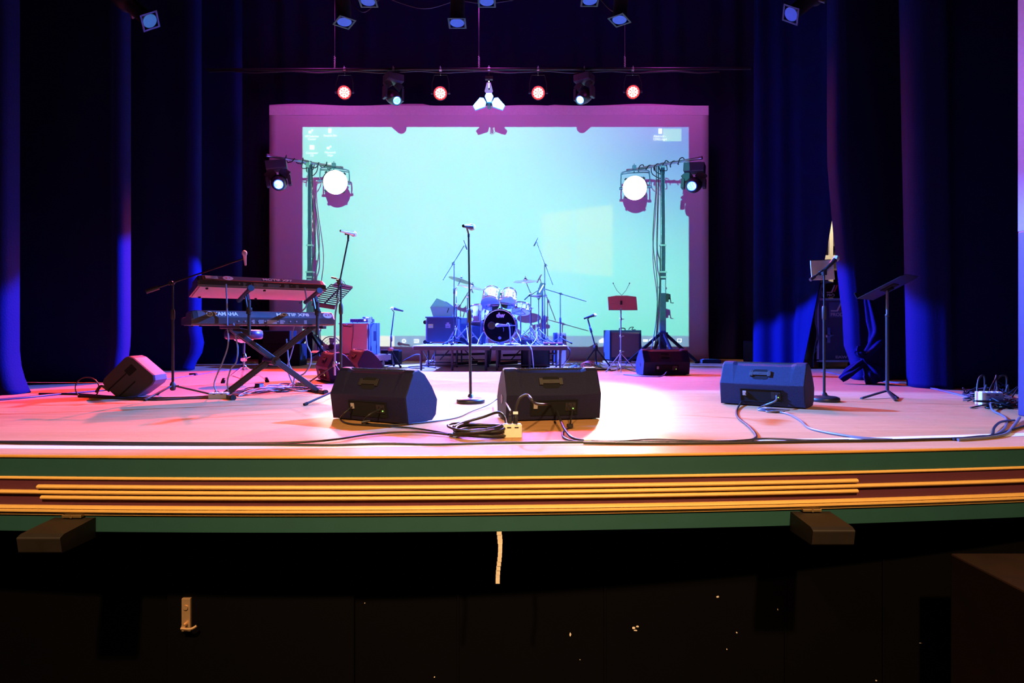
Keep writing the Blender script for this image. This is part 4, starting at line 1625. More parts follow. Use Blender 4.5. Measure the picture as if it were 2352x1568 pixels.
# ------------------------------------------------------------------ things under the riser
c = px(1230, 820, 11.9)
tt = thing('subwoofer', 'black loudspeaker box standing under the right half of the riser', 'loudspeaker', (c.x, 11.9, 0))
MB().box((0, .2, .165), (.50, .4, .33)).build('cabinet', M_DARK, tt, bevel=.01)
MB().box((0, -.006, .165), (.44, .012, .28)).build('grille', M_GRILLE, tt)
for i, (xx, d, w, lab) in enumerate(((1022, 12.0, .36, 'pale wooden crate with slatted front under the left half of the riser'), (985, 12.3, .12, 'small wooden block on the boards under the left end of the riser'))):
    c = px(xx, 830, d)
    tt = thing('wooden_crate', lab, 'crate', (c.x, d, 0))
    MB().box((0, .15, .095 if i == 0 else .05), (w, .28, .19 if i == 0 else .10)).build('box', M_WOOD, tt, bevel=.005)
    b = MB()
    for k in range(2):
        b.box((0, -.0, .05 + .085 * k if i == 0 else .03 + .04 * k), (w, .02, .035 if i == 0 else .02))
    b.build('slat', mat('dark_plywood', (.36, .22, .13), .6), tt)
for k in range(3):
    b = MB().beam(V((-1.05 + .42 * k, 12.3 + .05 * k, .05)), V((-.62 + .36 * k, 12.35, .07)), .10, .05)
    tag(b.build('timber_bar', M_DARK), ('leftmost', 'middle', 'rightmost')[k] + ' of the dark flat bars lying under the riser', 'bar', 'dark bars under the riser')

# ------------------------------------------------------------------ drum kit
M_SHELL = mat('clear_blue_shell', (.66, .74, .78), .15, .0, coat=.8, noise=.2, nscale=8)
M_HEADW = mat('coated_head', (.72, .80, .82), .35)
M_HEADB = mat('black_gloss_head', (0.004, 0.0025, 0.003), 0.10, noise=0, spec=.3)
M_BATTER = mat('shaded_batter_head', (.10, .12, .20), .5)
M_CYMB = mat('bronze_cymbal', (.58, .46, .28), .28, .9, noise=.15, nscale=40)
GK = 'drum kit on the riser'


def lugs(b, c0, c1, r, n, rot=0):
    c0, c1 = V(c0), V(c1)
    a, bb, d = frame(c1 - c0)
    for i in range(n):
        t = rot + 2 * PI * i / n
        e = a * math.cos(t) + bb * math.sin(t)
        b.cyl(c0 + e * (r + .012), c1 + e * (r + .012), .0035, n=6)
        m = (c0 + c1) / 2
        L = (c1 - c0).length
        b.cyl(c0.lerp(c1, .28) + e * (r + .006), c0.lerp(c1, .42) + e * (r + .006), .010, n=8)
        b.cyl(c0.lerp(c1, .58) + e * (r + .006), c0.lerp(c1, .72) + e * (r + .006), .010, n=8)


def drum(name, label, bottom, top, r, n_lugs=8, head_b=None, cat='drum'):
    bottom, top = V(bottom), V(top)
    t = thing(name, label, cat, bottom, 0, GK)
    ax = top - bottom
    L = ax.length
    b = MB().lathe([(r, .012), (r, L - .012)], axis=ax, n=32)
    b.build('shell', M_SHELL, t)
    b = MB().lathe([(0, .006), (r + .003, .006), (r + .003, .014)], axis=ax, n=32)
    b.build('bottom_head', head_b or M_HEADW, t)
    b = MB().lathe([(r + .003, L - .014), (r + .003, L - .006), (0, L - .006)], axis=ax, n=32)
    b.build('top_head', M_HEADW, t)
    b = MB()
    for h0, h1 in ((0, .022), (L - .022, L)):
        b.lathe([(r + .003, h0), (r + .011, h0), (r + .013, (h0 + h1) / 2), (r + .011, h1), (r + .003, h1)], axis=ax, n=32)
    b.build('hoop', M_CHROME, t)
    b = MB()
    lugs(b, ax.normalized() * .01, ax.normalized() * (L - .01), r, n_lugs)
    b.build('lugs', M_CHROME, t)
    return t


# bass drum
c = px(1148, 748, 11.55)
t = thing('bass_drum', 'bass drum with a glossy black front head on the riser', 'drum', (c.x, c.y, RZ), R(-3), GK)
zc = c.z - RZ
RB = .268
b = MB().lathe([(RB, -.02), (RB, -.46)], c=(0, 0, zc), axis=(0, -1, 0), n=44)
b.build('shell', M_SHELL, t)
# the head is a disc with a port hole
hp, hr = V((-.137, 0, .005)), .062
b = MB()
n = 48
outer = [V((RB * math.cos(2 * PI * i / n), 0, RB * math.sin(2 * PI * i / n))) for i in range(n)]
inner = [hp + V((hr * math.cos(2 * PI * i / n), 0, hr * math.sin(2 * PI * i / n))) for i in range(n)]
off = V((0, -.018, zc))
b.add([p + off for p in outer] + [p + off for p in inner] + [p + off + V((0, .002, 0)) for p in outer] + [p + off + V((0, .002, 0)) for p in inner],
      [(i, (i + 1) % n, n + (i + 1) % n, n + i) for i in range(n)] + [(2 * n + i, 3 * n + i, 3 * n + (i + 1) % n, 2 * n + (i + 1) % n) for i in range(n)])
fh = b.build('front_head', M_HEADB, t)
b = MB()
b.tube([hp + off + V((hr * math.cos(q * .2618), -.002, hr * math.sin(q * .2618))) for q in range(24)], .004, 6, True)
b.build('port_ring', M_BLACKPL, fh)
lettering('lettering', 'dw', .105, fh, (.012, -.021, zc + .175), (R(90), 0, 0), mat('white_print', (.85, .83, .85), .5), .001, bold=.006, sx=1.05)
b = MB().cyl((.0, -.0195, zc - .205), (.0, -.021, zc - .205), .026, n=24)
b.build('round_badge', mat('grey_badge', (.62, .66, .80), .4), fh)
b = MB().lathe([(0, -.44), (RB, -.44), (RB, -.445)], c=(0, 0, zc), axis=(0, -1, 0), n=40)
b.build('batter_head', M_BATTER, t)
b = MB()
for y in (.012, -.445):
    b.lathe([(RB, -.020 + y), (RB + .018, -.020 + y), (RB + .020, y), (RB + .018, .014 + y), (RB - .004, .016 + y), (RB - .004, .004 + y), (RB, 0 + y)], c=(0, 0, zc), axis=(0, -1, 0), n=48)
b.build('hoop', M_CHROME, t)
b = MB()
for i in range(10):
    an = 2 * PI * (i + .5) / 10
    e = V((math.cos(an), 0, math.sin(an)))
    b.cyl(e * (RB + .022) + V((0, -.02, zc)), e * (RB + .022) + V((0, .44, zc)), .004, n=6)
    b.box(e * (RB + .018) + V((0, -.012, zc)), (.024, .03, .024))
b.build('lugs', M_CHROME, t)
for s in (-1, 1):
    b = MB().tube([V((s * .26, .06, zc - .06)), V((s * .34, -.03, zc - .22)), V((s * .37, -.07, -.0 + .006))], .010, 8)
    b.build('spur', M_CHROME, t)
b = MB()
b.cyl((.02, .18, zc + RB - .02), (.02, .18, zc + RB + .34), .017, n=14)
b.cyl((-.12, .18, zc + RB + .20), (.16, .18, zc + RB + .20), .013, n=12)
b.cyl((-.02, .18, zc + RB + .31), (.06, .18, zc + RB + .31), .03, n=12)
b.build('tom_post', M_CHROME, t)

drum('rack_tom', 'larger left rack tom mounted above the bass drum', px(1126, 697, 11.55), px(1131, 672, 11.78), .148)
drum('rack_tom', 'smaller right rack tom mounted above the bass drum', px(1167, 696, 11.55), px(1169, 673, 11.76), .122)
ft = drum('floor_tom', 'floor tom standing at the left of the bass drum', px(1101, 744, 12.05), px(1102, 703, 12.12), .165)
bz = ft.location.z - RZ
for k in range(3):
    a = R(-80 + 120 * k)
    b = MB().tube([V((math.cos(a) * .185, math.sin(a) * .185, .16)), V((math.cos(a) * .185, math.sin(a) * .185, -bz + .03)), V((math.cos(a) * .20, math.sin(a) * .20, -bz + .004))], .007, 8)
    b.build('leg', M_CHROME, ft)
sn = drum('snare_drum', 'snare drum on its stand to the right of the bass drum', px(1196, 717, 12.15), px(1198, 700, 12.2), .155, 10)


def hw_tripod(t, hub, z1, z2, r, a0, tube=.012):
    """double-braced chrome tripod"""
    for k in range(3):
        a = R(a0 + 120 * k)
        u = V((math.cos(a), math.sin(a), 0))
        e = u * r + V((0, 0, .012))
        b = MB()
        s = V((-u.y, u.x, 0))
        for q in (-1, 1):
            b.tube([hub + V((0, 0, z1)) + s * .012 * q, e + s * .008 * q], .0085, 6)
            b.tube([hub + V((0, 0, z2)) + s * .012 * q, e.lerp(hub + V((0, 0, z1)), .5) + s * .010 * q], .0065, 6)
        leg = b.build('leg', M_CHROME, t)
        MB().lathe([(.010, -.03), (.018, -.02), (.019, .02), (.012, .026)], c=e, axis=u, n=10).build('rubber_foot', M_RUBBER, leg)
    b = MB()
    b.lathe([(tube, z1 - .03), (tube + .012, z1 - .025), (tube + .012, z1 + .02), (tube, z1 + .025)], n=14)
    b.build('hub', M_CHROME, t)
    b = MB()
    b.lathe([(tube, z2 - .015), (tube + .010, z2 - .01), (tube + .010, z2 + .012), (tube, z2 + .015)], n=14)
    b.build('brace_collar', M_CHROME, t)


def cymbal_stand(label, x, d, ztop, tilt_to=None, r=.27, a0=-100):
    base = on_riser(x, d)
    t = thing('cymbal_stand', label, 'cymbal stand', base, 0, GK)
    h = ztop - RZ
    hw_tripod(t, V((0, 0, 0)), .30, .09, r, a0)
    MB().cyl((0, 0, .06), (0, 0, h * .62), .0125).build('lower_tube', M_CHROME, t)
    b = MB().lathe([(.013, -.03), (.022, -.025), (.022, .02), (.013, .03)], c=(0, 0, h * .62), n=14)
    b.cyl((0, 0, h * .62), (.05, -.01, h * .62 + .01), .006)
    b.build('height_collar', M_CHROME, t)
    e = V(tilt_to) - base if tilt_to is not None else V((0, 0, h))
    b = MB()
    b.tube([V((0, 0, h * .58)), V((0, 0, h * .88)), e], .0085, 8)
    b.cyl((-.02, 0, h * .88), (.02, 0, h * .88), .018, n=10)
    b.build('upper_tube', M_CHROME, t)
    return t


def cymbal(label, c, r, nrm, group=GK, name='cymbal'):
    t = thing(name, label, 'cymbal', c, 0, group)
    b = MB().lathe([(r, -.010), (r * .98, -.006), (r * .6, .006), (r * .25, .014), (r * .22, .018), (r * .14, .034), (.012, .040), (.012, .036), (r * .13, .030), (r * .22, .012), (r * .6, .002), (r, -.012)], axis=nrm, n=40)
    b.build('disc', M_CYMB, t)
    nn = V(nrm).normalized()
    MB().cyl(nn * .03, nn * .085, .007, n=10).build('wing_nut', M_CHROME, t)
    MB().lathe([(.01, .036), (.020, .038), (.020, .052), (.01, .054)], axis=nrm, n=12).build('felt', M_RUBBER, t)
    return t


c1 = px(1058, 643, 12.35)
cymbal_stand('chrome cymbal stand holding the rear left cymbal', 1048, 11.98, c1.z - .05, c1, r=.24)
cymbal('dark-looking cymbal at the upper left of the drum kit, highest on that side', c1, .225, (.28, .10, .95))
c2_ = px(1084, 659, 11.75)
cymbal_stand('chrome cymbal stand in front of the floor tom with spread double-braced legs', 1074, 11.75, c2_.z - .06, c2_, r=.30, a0=-80)
cymbal('large shiny cymbal left of the rack toms, below the higher cymbal', c2_, .245, (.20, -.12, .97))
c3 = px(1207, 645, 11.95)
cymbal_stand('chrome cymbal stand at the right of the kit with a bent top tube', 1219, 11.95, c3.z - .1, c3, r=.30, a0=-60)
cymbal('single cymbal at the upper right of the drum kit', c3, .215, (-.05, -.18, .98))
# hi-hat
ch = px(1237, 679, 12.3)
t = thing('hi_hat_stand', 'hi-hat stand with a foot pedal at the right end of the kit', 'cymbal stand', on_riser(1237, 12.3), 0, GK)
hw_tripod(t, V((0, 0, 0)), .28, .08, .24, -40)
MB().cyl((0, 0, .05), (0, 0, ch.z - RZ + .14), .009).build('rod', M_CHROME, t)
MB().cyl((0, 0, .05), (0, 0, .52), .013).build('tube', M_CHROME, t)
b = MB()
b.beam(V((0, -.02, .05)), V((-.05, -.30, .03)), .08, .012)
b.beam(V((-.05, -.33, .008)), V((0, .02, .008)), .07, .012)
b.build('pedal', M_STEEL, t)
cymbal('upper hi-hat cymbal at the right end of the kit', ch, .165, (0.05, 0, 1), name='hi_hat_cymbal')
cymbal('lower hi-hat cymbal, turned over beneath the upper hi-hat cymbal', ch - V((0, 0, .012)), .165, (0.05, 0, -1), name='hi_hat_cymbal')
# snare stand
t = thing('snare_stand', 'low chrome stand carrying the snare drum', 'drum stand', on_riser(1196, 12.15), 0, GK)
hw_tripod(t, V((0, 0, 0)), .16, .06, .24, -20)
MB().cyl((0, 0, .04), (0, 0, sn.location.z - RZ - .03), .012).build('tube', M_CHROME, t)
b = MB()
for k in range(3):
    a = R(30 + 120 * k)
    b.tube([V((0, 0, sn.location.z - RZ - .05)), V((math.cos(a) * .17, math.sin(a) * .17, sn.location.z - RZ - .012)), V((math.cos(a) * .18, math.sin(a) * .18, sn.location.z - RZ + .012))], .008, 7)
b.build('basket', M_CHROME, t)
# drummer's seat
t = thing('drum_throne', 'round black drummer seat behind the bass drum', 'stool', on_riser(1160, 12.7), 0, GK)
MB().lathe([(0, .46), (.17, .46), (.18, .48), (.175, .55), (.15, .565), (0, .567)], n=24).build('seat', M_BLACKPL, t)
hw_tripod(t, V((0, 0, 0)), .24, .08, .24, 10)
MB().cyl((0, 0, .05), (0, 0, .47), .014).build('stem', M_CHROME, t)
# bass drum pedal
t = thing('bass_drum_pedal', 'bass drum pedal with a round beater behind the bass drum', 'pedal', on_riser(1150, 12.12), 0, GK)
b = MB()
b.box((0, .13, .008), (.10, .30, .012))
b.beam(V((0, .27, .02)), V((0, .02, .10)), .08, .010)
b.build('footboard', M_STEEL, t)
b = MB()
for s in (-1, 1):
    b.cyl((s * .05, 0, 0), (s * .05, 0, .22), .008)
b.cyl((-.05, 0, .21), (.05, 0, .21), .008)
b.tube([V((0, 0, .21)), V((0, .03, .32))], .005, 6)
b.ball((0, .03, .33), .022)
b.build('beater_frame', M_CHROME, t)

# ------------------------------------------------------------------ microphone stands on the riser
def riser_boom(label, x, d, ytop, t0, t1, a0=-90, foot_r=.25, m=None, ymid=None):
    f = d / FPX
    base = on_riser(x, d)
    P0 = V(((t0[0] - CX) * t0[2] / FPX, t0[2], EYE + (HY - t0[1]) * t0[2] / FPX))
    P1 = V(((t1[0] - CX) * t1[2] / FPX, t1[2], EYE + (HY - t1[1]) * t1[2] / FPX))
    stand_boom(label, base, EYE + (HY - ytop) * f - RZ, P0, P1, a0=a0, foot_r=foot_r, hub_z=.10, mid=(EYE + (HY - (ymid or 690)) * f - RZ), mats=m, r=.0115)
    return P0, P1


MST = mat('blue_steel_stand', (.20, .24, .34), .35, .6)
P0, P1 = riser_boom('overhead boom stand at the left of the drum kit', 1043, 11.55, 606, (1017, 643, 11.6), (1066, 564, 11.6), a0=-95, ymid=668)
microphone('slim overhead microphone above the left cymbals', P1 + V((.045, 0, -.05)), (.40, 0, -1), pencil=True)
P0, P1 = riser_boom('overhead boom stand at the right of the drum kit', 1251, 12.0, 609, (1270, 654, 12.0), (1233, 556, 12.0), a0=-75, ymid=730)
microphone('slim overhead microphone above the right cymbal', P1 + V((-.045, 0, -.055)), (-.55, 0, -1), pencil=True)
P0, P1 = riser_boom('boom stand with a long level boom sloping down to the right of the kit', 1287, 12.35, 677, (1347, 692, 12.35), (1253, 664, 12.3), a0=-90, ymid=735)
microphone('slim dark microphone reaching in to the snare drum from the right', px(1206, 687, 12.05), (-.8, -.1, -.75), pencil=True)
b = MB().tube(smooth_path([P1, P1 + V((-.12, -.1, -.02)), px(1216, 680, 12.05)], 5), .006, 6)
tag(b.build('gooseneck', M_BLKMET), 'thin black gooseneck between the level boom and the snare microphone', 'gooseneck')
# pole with a dark pad clamped on it
base = on_riser(1246, 12.15)
t = thing('pad_stand', 'black pole with a tilted dark pad clamped at its top, right of the kit', 'stand', base, 0)
f = 12.15 / FPX
MB().cyl((0, 0, 0), (0, 0, EYE + (HY - 664) * f - RZ), .014).build('pole', M_BLKMET, t)
MB().lathe([(.10, 0), (.10, .01), (.03, .025), (.014, .03)], n=20).build('foot_plate', M_BLKMET, t)
c = px(1242, 664, 12.12) - base
b = MB().prism([(-.075, -.09), (.02, -.10), (.09, .10), (-.005, .115)], c, (1, 0, 0), (0, -.1, 1), (0, .05, 0))
b.build('pad', mat('dark_blue_pad', (.05, .07, .16), .5), t, bevel=.006)
b = MB()
b.beam(c + V((-.03, -.03, -.06)), c + V((.05, -.03, .08)), .012, .02)
b.cyl(c + V((.03, .03, .05)), V((0, 0, c.z)), .01)
b.build('clamp', M_STEEL, t)
# kick microphone and its low stand
base = on_riser(1173, 11.15)
t = thing('kick_stand', 'low microphone stand in front of the bass drum', 'microphone stand', base)
MB().lathe([(.0, 0), (.085, 0), (.088, .012), (.07, .022), (.015, .03)], n=24).build('base', M_BLKMET, t)
zk = EYE + (HY - 747) * 11.15 / FPX - RZ
b = MB()
b.cyl((0, 0, .02), (-.015, 0, zk - .05), .010)
b.tube(smooth_path([V((-.015, 0, zk - .06)), V((-.02, 0, zk - .02)), V((-.045, 0, zk + .035)), V((-.06, 0, zk + .01))], 5), .012, 7)
b.build('pole', MST, t)
MB().cyl((.08, .0, zk), (-.19, .10, zk - .004), .0055, n=8).build('boom', MST, t)
microphone('bass drum microphone pointing into the port hole', base + V((-.22, .115, zk + .004)), (-1, .35, .02), 1.25, body=MST)
cable('microphone_cable', [base + V((-.145, .085, zk)), base + V((-.12, .06, zk - .05)), base + V((-.12, .055, zk - .10))], .005, 'short lead curling down from the bass drum microphone', M_CABLE)

# ------------------------------------------------------------------ road case and wedge at the left of the riser, boxes behind
d = 12.3
x0, x1 = (980 - CX) * d / FPX, (1052 - CX) * d / FPX
t = thing('road_case', 'black wheeled road case with yellow and white stickers at the left of the riser', 'case', ((x0 + x1) / 2, d, RZ))
w = x1 - x0
hc = EYE + (HY - 727) * d / FPX - RZ
MB().box((0, .28, hc * .5 + .01), (w, .56, hc - .06)).build('body', mat('blue_black_case', (.016, .018, .022), .5), t, bevel=.008)
b = MB()
b.box((0, .28, hc - .012), (w + .05, .60, .022))
b.build('lid', mat('case_lid', (.03, .045, .065), .5), t, bevel=.004)
for s, m_, nm in ((-.21, mat('yellow_sticker', (.80, .70, .16), .5), 'square_sticker'), (.10, M_STICK, 'square_sticker')):
    b = MB().box((s, -.004, hc * .66), (.088, .004, .072))
    if s > 0:
        b.box((s, -.004, hc * .66 + .05), (.05, .004, .03))
    st = b.build(nm, m_, t)
    b = MB().box((s, -.007, hc * .66 - .008), (.052, .002, .022))
    b.build('sticker_print', mat('sticker_ink', (.45, .50, .42), .6), st)
for z in (.035, hc - .10):
    for yy in (.08, .48):
        MB().cyl((-w / 2 - .035, yy - .02, z), (-w / 2 - .035, yy + .02, z), .036, n=16).build('wheel', M_RUBBER, t)
b = MB()
for yy in (.08, .48):
    b.box((-w / 2 - .018, yy, hc * .5), (.012, .05, hc * .8))
b.build('wheel_rail', M_STEEL, t)
b = MB()
for sx in (-1, 1):
    b.box((sx * (w / 2 - .02), .28, .005), (.04, .5, .01))
b.build('skid', M_RUBBER, t)
d = 12.35
f = d / FPX
zc = RZ + hc
pts = [((q[0] - 1017) * f, (724.5 - q[1]) * f) for q in ((995, 724.5), (988, 703), (1003, 682), (1021, 689), (1046, 707), (1039, 724.5))]
t = thing('stage_monitor', 'wedge loudspeaker sitting on top of the road case, its end panel lit blue', 'loudspeaker', ((1017 - CX) * f, d, zc))
b = MB().prism(pts, (0, 0, 0), (1, 0, 0), (0, 0, 1), (0, .5, 0))
b.build('enclosure', mat('blue_lit_grey_paint', (.09, .13, .18), .5, bump=.4, nscale=260), t, bevel=.008)  # blue light on this wedge put into its paint colour
q0, q1 = V((pts[3][0], 0, pts[3][1])), V((pts[4][0], 0, pts[4][1]))
nn = V((-(q1 - q0).z, 0, (q1 - q0).x)).normalized() * -1
if nn.x < 0:
    nn = -nn
b = MB().prism([(.05, .06), (.95, .06), (.95, .94), (.05, .94)], q0, q1 - q0, (0, .5, 0), nn * .008)
b.build('grille', M_GRILLE, t)
b = MB().prism([(.30, .30), (.36, .30), (.46, .62), (.40, .62)], (0, -.003, 0), (.25, 0, 0), (0, 0, .25), (0, .002, 0))
b.build('handle_slot', M_DARK, t)
d = 12.75
c = px(1066, 760, d)
tag(MB().box((c.x, d + .2, RZ + .24), (.24, .4, .48)).build('loudspeaker_cabinet', M_TOLEX, bevel=.01), 'narrow dark cabinet standing behind the road case on the riser', 'loudspeaker')
c = px(1100, 770, 12.75)
tag(MB().box((c.x, 12.9, RZ + .165), (.26, .3, .33)).build('storage_case', mat('navy_trunk', (.02, .025, .06), .5), bevel=.01), 'dark navy trunk on the riser beneath the floor tom', 'case')
c = px(1213, 780, 11.5)
tt = thing('effects_box', 'black box with pale stripes on the riser, right of the bass drum', 'box', (px(1208, 780, 11.55).x, 11.55, RZ))
MB().box((0, .1, .045), (.26, .2, .09)).build('housing', M_BLACKPL, tt, bevel=.006)
b = MB()
for k in range(3):
    b.box((.03, -.002, .025 + .022 * k), (.10, .004, .006))
b.build('stripe', M_WHITEPL, tt)
tt = thing('stage_box', 'flat red-lit box with two green lights at the right front of the riser', 'box', (px(1271, 790, 11.1).x, 11.1, RZ))
MB().box((0, .09, .018), (.31, .18, .036)).build('housing', M_BLACKPL, tt, bevel=.004)
MB().box((0, .085, .039), (.31, .17, .008)).build('lid', mat('red_lit_lid', (.55, .07, .08), .4), tt, bevel=.002)  # red light on the box top put into the lid colour
for s in (-.07, .06):
    MB().box((s, -.002, .02), (.024, .004, .010)).build('status_light', M_LED, tt)
# towel / pale cloth under the pedal area
b = MB()
b.ball((0, 0, .0), .12, (1.1, .6, .22))
o = b.build('folded_cloth', mat('pale_cloth', (.62, .66, .72), .9))
o.location = on_riser(1178, 11.35) + V((0, 0, .012))
tag(o, 'pale crumpled cloth lying on the riser to the right of the bass drum', 'cloth')
# tall pale case and small blue box behind the right end of the riser
d = 13.5
c = px(1288, 795, d)
t = thing('upright_case', 'tall pale upright case on the floor behind the right end of the riser', 'case', (c.x, d, 0))
MB().box((.02, .15, .30), (.175, .30, .60)).build('body', mat('pale_case', (.55, .44, .42), .5), t, bevel=.008)
MB().box((-.10, .15, .30), (.07, .30, .60)).build('side_panel', M_TOLEX, t, bevel=.006)
MB().box((.045, -.004, .47), (.018, .01, .16)).build('handle', M_BLACKPL, t)
# thin leads over the front of the deck
rg = random.Random(21)
for k in range(9):
    xa, xb = rg.uniform(1195, 1240), rg.uniform(1200, 1292)
    da, db = rg.uniform(11.5, 12.3), rg.uniform(11.05, 11.5)
    p0, p1 = on_riser(xa, da) + V((0, 0, rg.uniform(.15, .35))), on_riser(xb, db) + V((0, 0, .006))
    pm_ = p0.lerp(p1, .5) + V((rg.uniform(-.08, .08), 0, -.06))
    pm_.z = max(pm_.z, RZ + .03)
    cable('drum_cable', [p0, pm_, p1, p1 + V((rg.uniform(-.2, .25), -.04, .0))], .006, 'thin pale lead at the foot of the hi-hat and snare stands',
          mat('grey_blue_cable', (.30, .33, .42), .4), group='thin leads around the drum hardware')
p = on_riser(1212, 11.2)
cable('hanging_cable', [p + V((-.01, .3, .05)), p + V((0, .0, .03)), px(1215, 793, 10.93) + V((0, -.03, .01)), px(1221, 803, 10.87), px(1223, 815, 10.87), px(1226, 848, 10.87)], .009,
      'pale blue lead hanging over the front edge of the riser', mat('pale_blue_cable', (.45, .60, .75), .4))

# ================================================================== LIGHTING FIXTURES
M_FIX = mat('lamp_housing', (.03, .03, .033), .5)
M_FIXB = mat('blue_lit_housing', (.05, .05, .06), .45)
M_POST = mat('mast_blue_lit', (.018, .026, .07), .5, .0, noise=.5, nscale=15)  # blue stage light put into the mast colour
M_PIPE = mat('bar_steel', (.50, .49, .50), .35, .7)
M_LENSR = mat('red_lens', (.6, .1, .1), .3, emit=((1.0, .03, .03), 2.2))
M_LEDHOT = mat('red_led_hot', (1, .5, .4), .3, emit=((1.0, .42, .34), 5.0))
M_LENSB = mat('blue_lens', (.3, .5, 1), .3, emit=((.28, .68, 1.0), 6.0))
M_LENSB2 = mat('blue_rim', (.1, .2, .8), .3, emit=((.02, .12, 1.0), 1.6))
M_LENSW = mat('fresnel_lens', (1, 1, 1), .3, emit=((1.0, .94, .84), 14.0))
M_HEX = mat('strobe_panel', (.8, .8, 1), .3, emit=((.80, .86, 1.0), 6.0))
M_HEXRIM = mat('strobe_rim', (.1, .3, .9), .3, emit=((.03, .30, 1.0), 1.0))
M_HEXDIM = mat('strobe_panel_dim', (.5, .5, .8), .3, emit=((.34, .30, .80), .55))
M_GELB = mat('blue_colour_filter', (.04, .10, .5), .25, emit=((.04, .12, .85), .28))
M_GELC = mat('cyan_colour_filter', (.03, .25, .3), .25, emit=((.03, .45, .50), .12))


def orient(d, up=V((0, 0, 1))):
    """matrix whose -Y axis points along d"""
    d = V(d).normalized()
    y = -d
    x = y.cross(up).normalized()
    z = x.cross(y).normalized()
    return Matrix((x, y, z)).transposed()


def put(b, M, c):
    b.v = [tuple(M @ V(p) + V(c)) for p in b.v]
    return b


def clamp(t, p, bar_z):
    b = MB()
    b.cyl((p[0] - .02, p[1], bar_z), (p[0] + .02, p[1], bar_z), .042, n=14)
    b.cyl((p[0], p[1], bar_z - .03), (p[0], p[1], bar_z - .11), .010, n=8)
    b.cyl((p[0], p[1] - .03, bar_z + .01), (p[0], p[1] - .06, bar_z + .045), .008, n=8)
    b.build('hook_clamp', M_STEEL, t)


# flown bar with hanging wires
t = thing('lighting_bar', 'long flown pipe above the projection screen carrying the coloured lamps', 'lighting bar', (0, BAT_Y, BAT_Z))
b = MB().cyl((-5.75, 0, 0), (4.5, 0, .02), .026, n=12)
b.build('pipe', M_BLKMET, t)
b = MB()
b.tube(smooth_path([V((-5.7 + .40 * i, -.02, -.05 + .018 * math.sin(i * 2.1))) for i in range(25)], 3), .013, 6)
b.build('multicore', M_CABLE, t)
for xp in (769, 1100, 1435):
    x = px(xp, 160, BAT_Y).x
    b = MB().cyl((x, 0, .02), (x, 0, 4.0), .005, n=6)
    wr = b.build('hanging_wire', M_STEEL, t)
    b = MB()
    for k in range(12):
        b.ball((x + .006 * (-1) ** k, 0, .02 + .020 * k), .013, (1, .6, 1.4), 6, 4)
    b.build('chain', M_STEEL, wr)


def led_par(x, zc, aim, label):
    c = V((x, BAT_Y - .02, zc))
    t = thing('par_lamp', label, 'stage light', c)
    d = V(aim) - c
    M = orient(d) * 1.17
    b = MB().lathe([(.03, -.16), (.075, -.15), (.095, -.10), (.112, -.02), (.115, .07), (.106, .075), (.102, .055)], axis=(0, -1, 0), n=24)
    put(b, M, (0, 0, 0)).build('housing', M_FIX, t)
    b = MB().cyl((0, -.052, 0), (0, -.058, 0), .102, n=28)
    ln = put(b, M, (0, 0, 0)).build('lens', M_LENSR, t)
    b = MB()
    for k in range(19):
        r_, a_ = (0, 0) if k == 0 else ((.036, k * 60) if k < 7 else (.066, k * 30 + 15))
        b.cyl((r_ * math.cos(R(a_)), -.058, r_ * math.sin(R(a_))), (r_ * math.cos(R(a_)), -.062, r_ * math.sin(R(a_))), .0155, n=10)
    put(b, M, (0, 0, 0)).build('led_cluster', M_LEDHOT, ln)
    yk = MB()
    zt = BAT_Z - .10 - zc
    yk.tube([V((-.158, 0, 0)), V((-.158, .01, zt * .55)), V((-.12, .02, zt)), V((.12, .02, zt)), V((.158, .01, zt * .55)), V((.158, 0, 0))], .009, 7)
    for s in (-1, 1):
        yk.cyl((s * .134, 0, 0), (s * .18, 0, 0), .018, n=10)
    yk.build('yoke', M_FIX, t)
    clamp(t, (0, .02), BAT_Z - zc)
    return t


labs = ('red lamp at the far left of the row on the flown bar', 'red lamp between the left blue moving light and the three-petal strobe',
        'red lamp between the three-petal strobe and the right blue moving light', 'red lamp at the far right of the row on the flown bar')
for i, (xp, yp) in enumerate(PAR_PX):
    c = px(xp, yp, BAT_Y)
    led_par(c.x, c.z, (c.x * .55 + (.35 if i == 0 else -.25 if i == 3 else 0), 2.5, 1.3), labs[i])


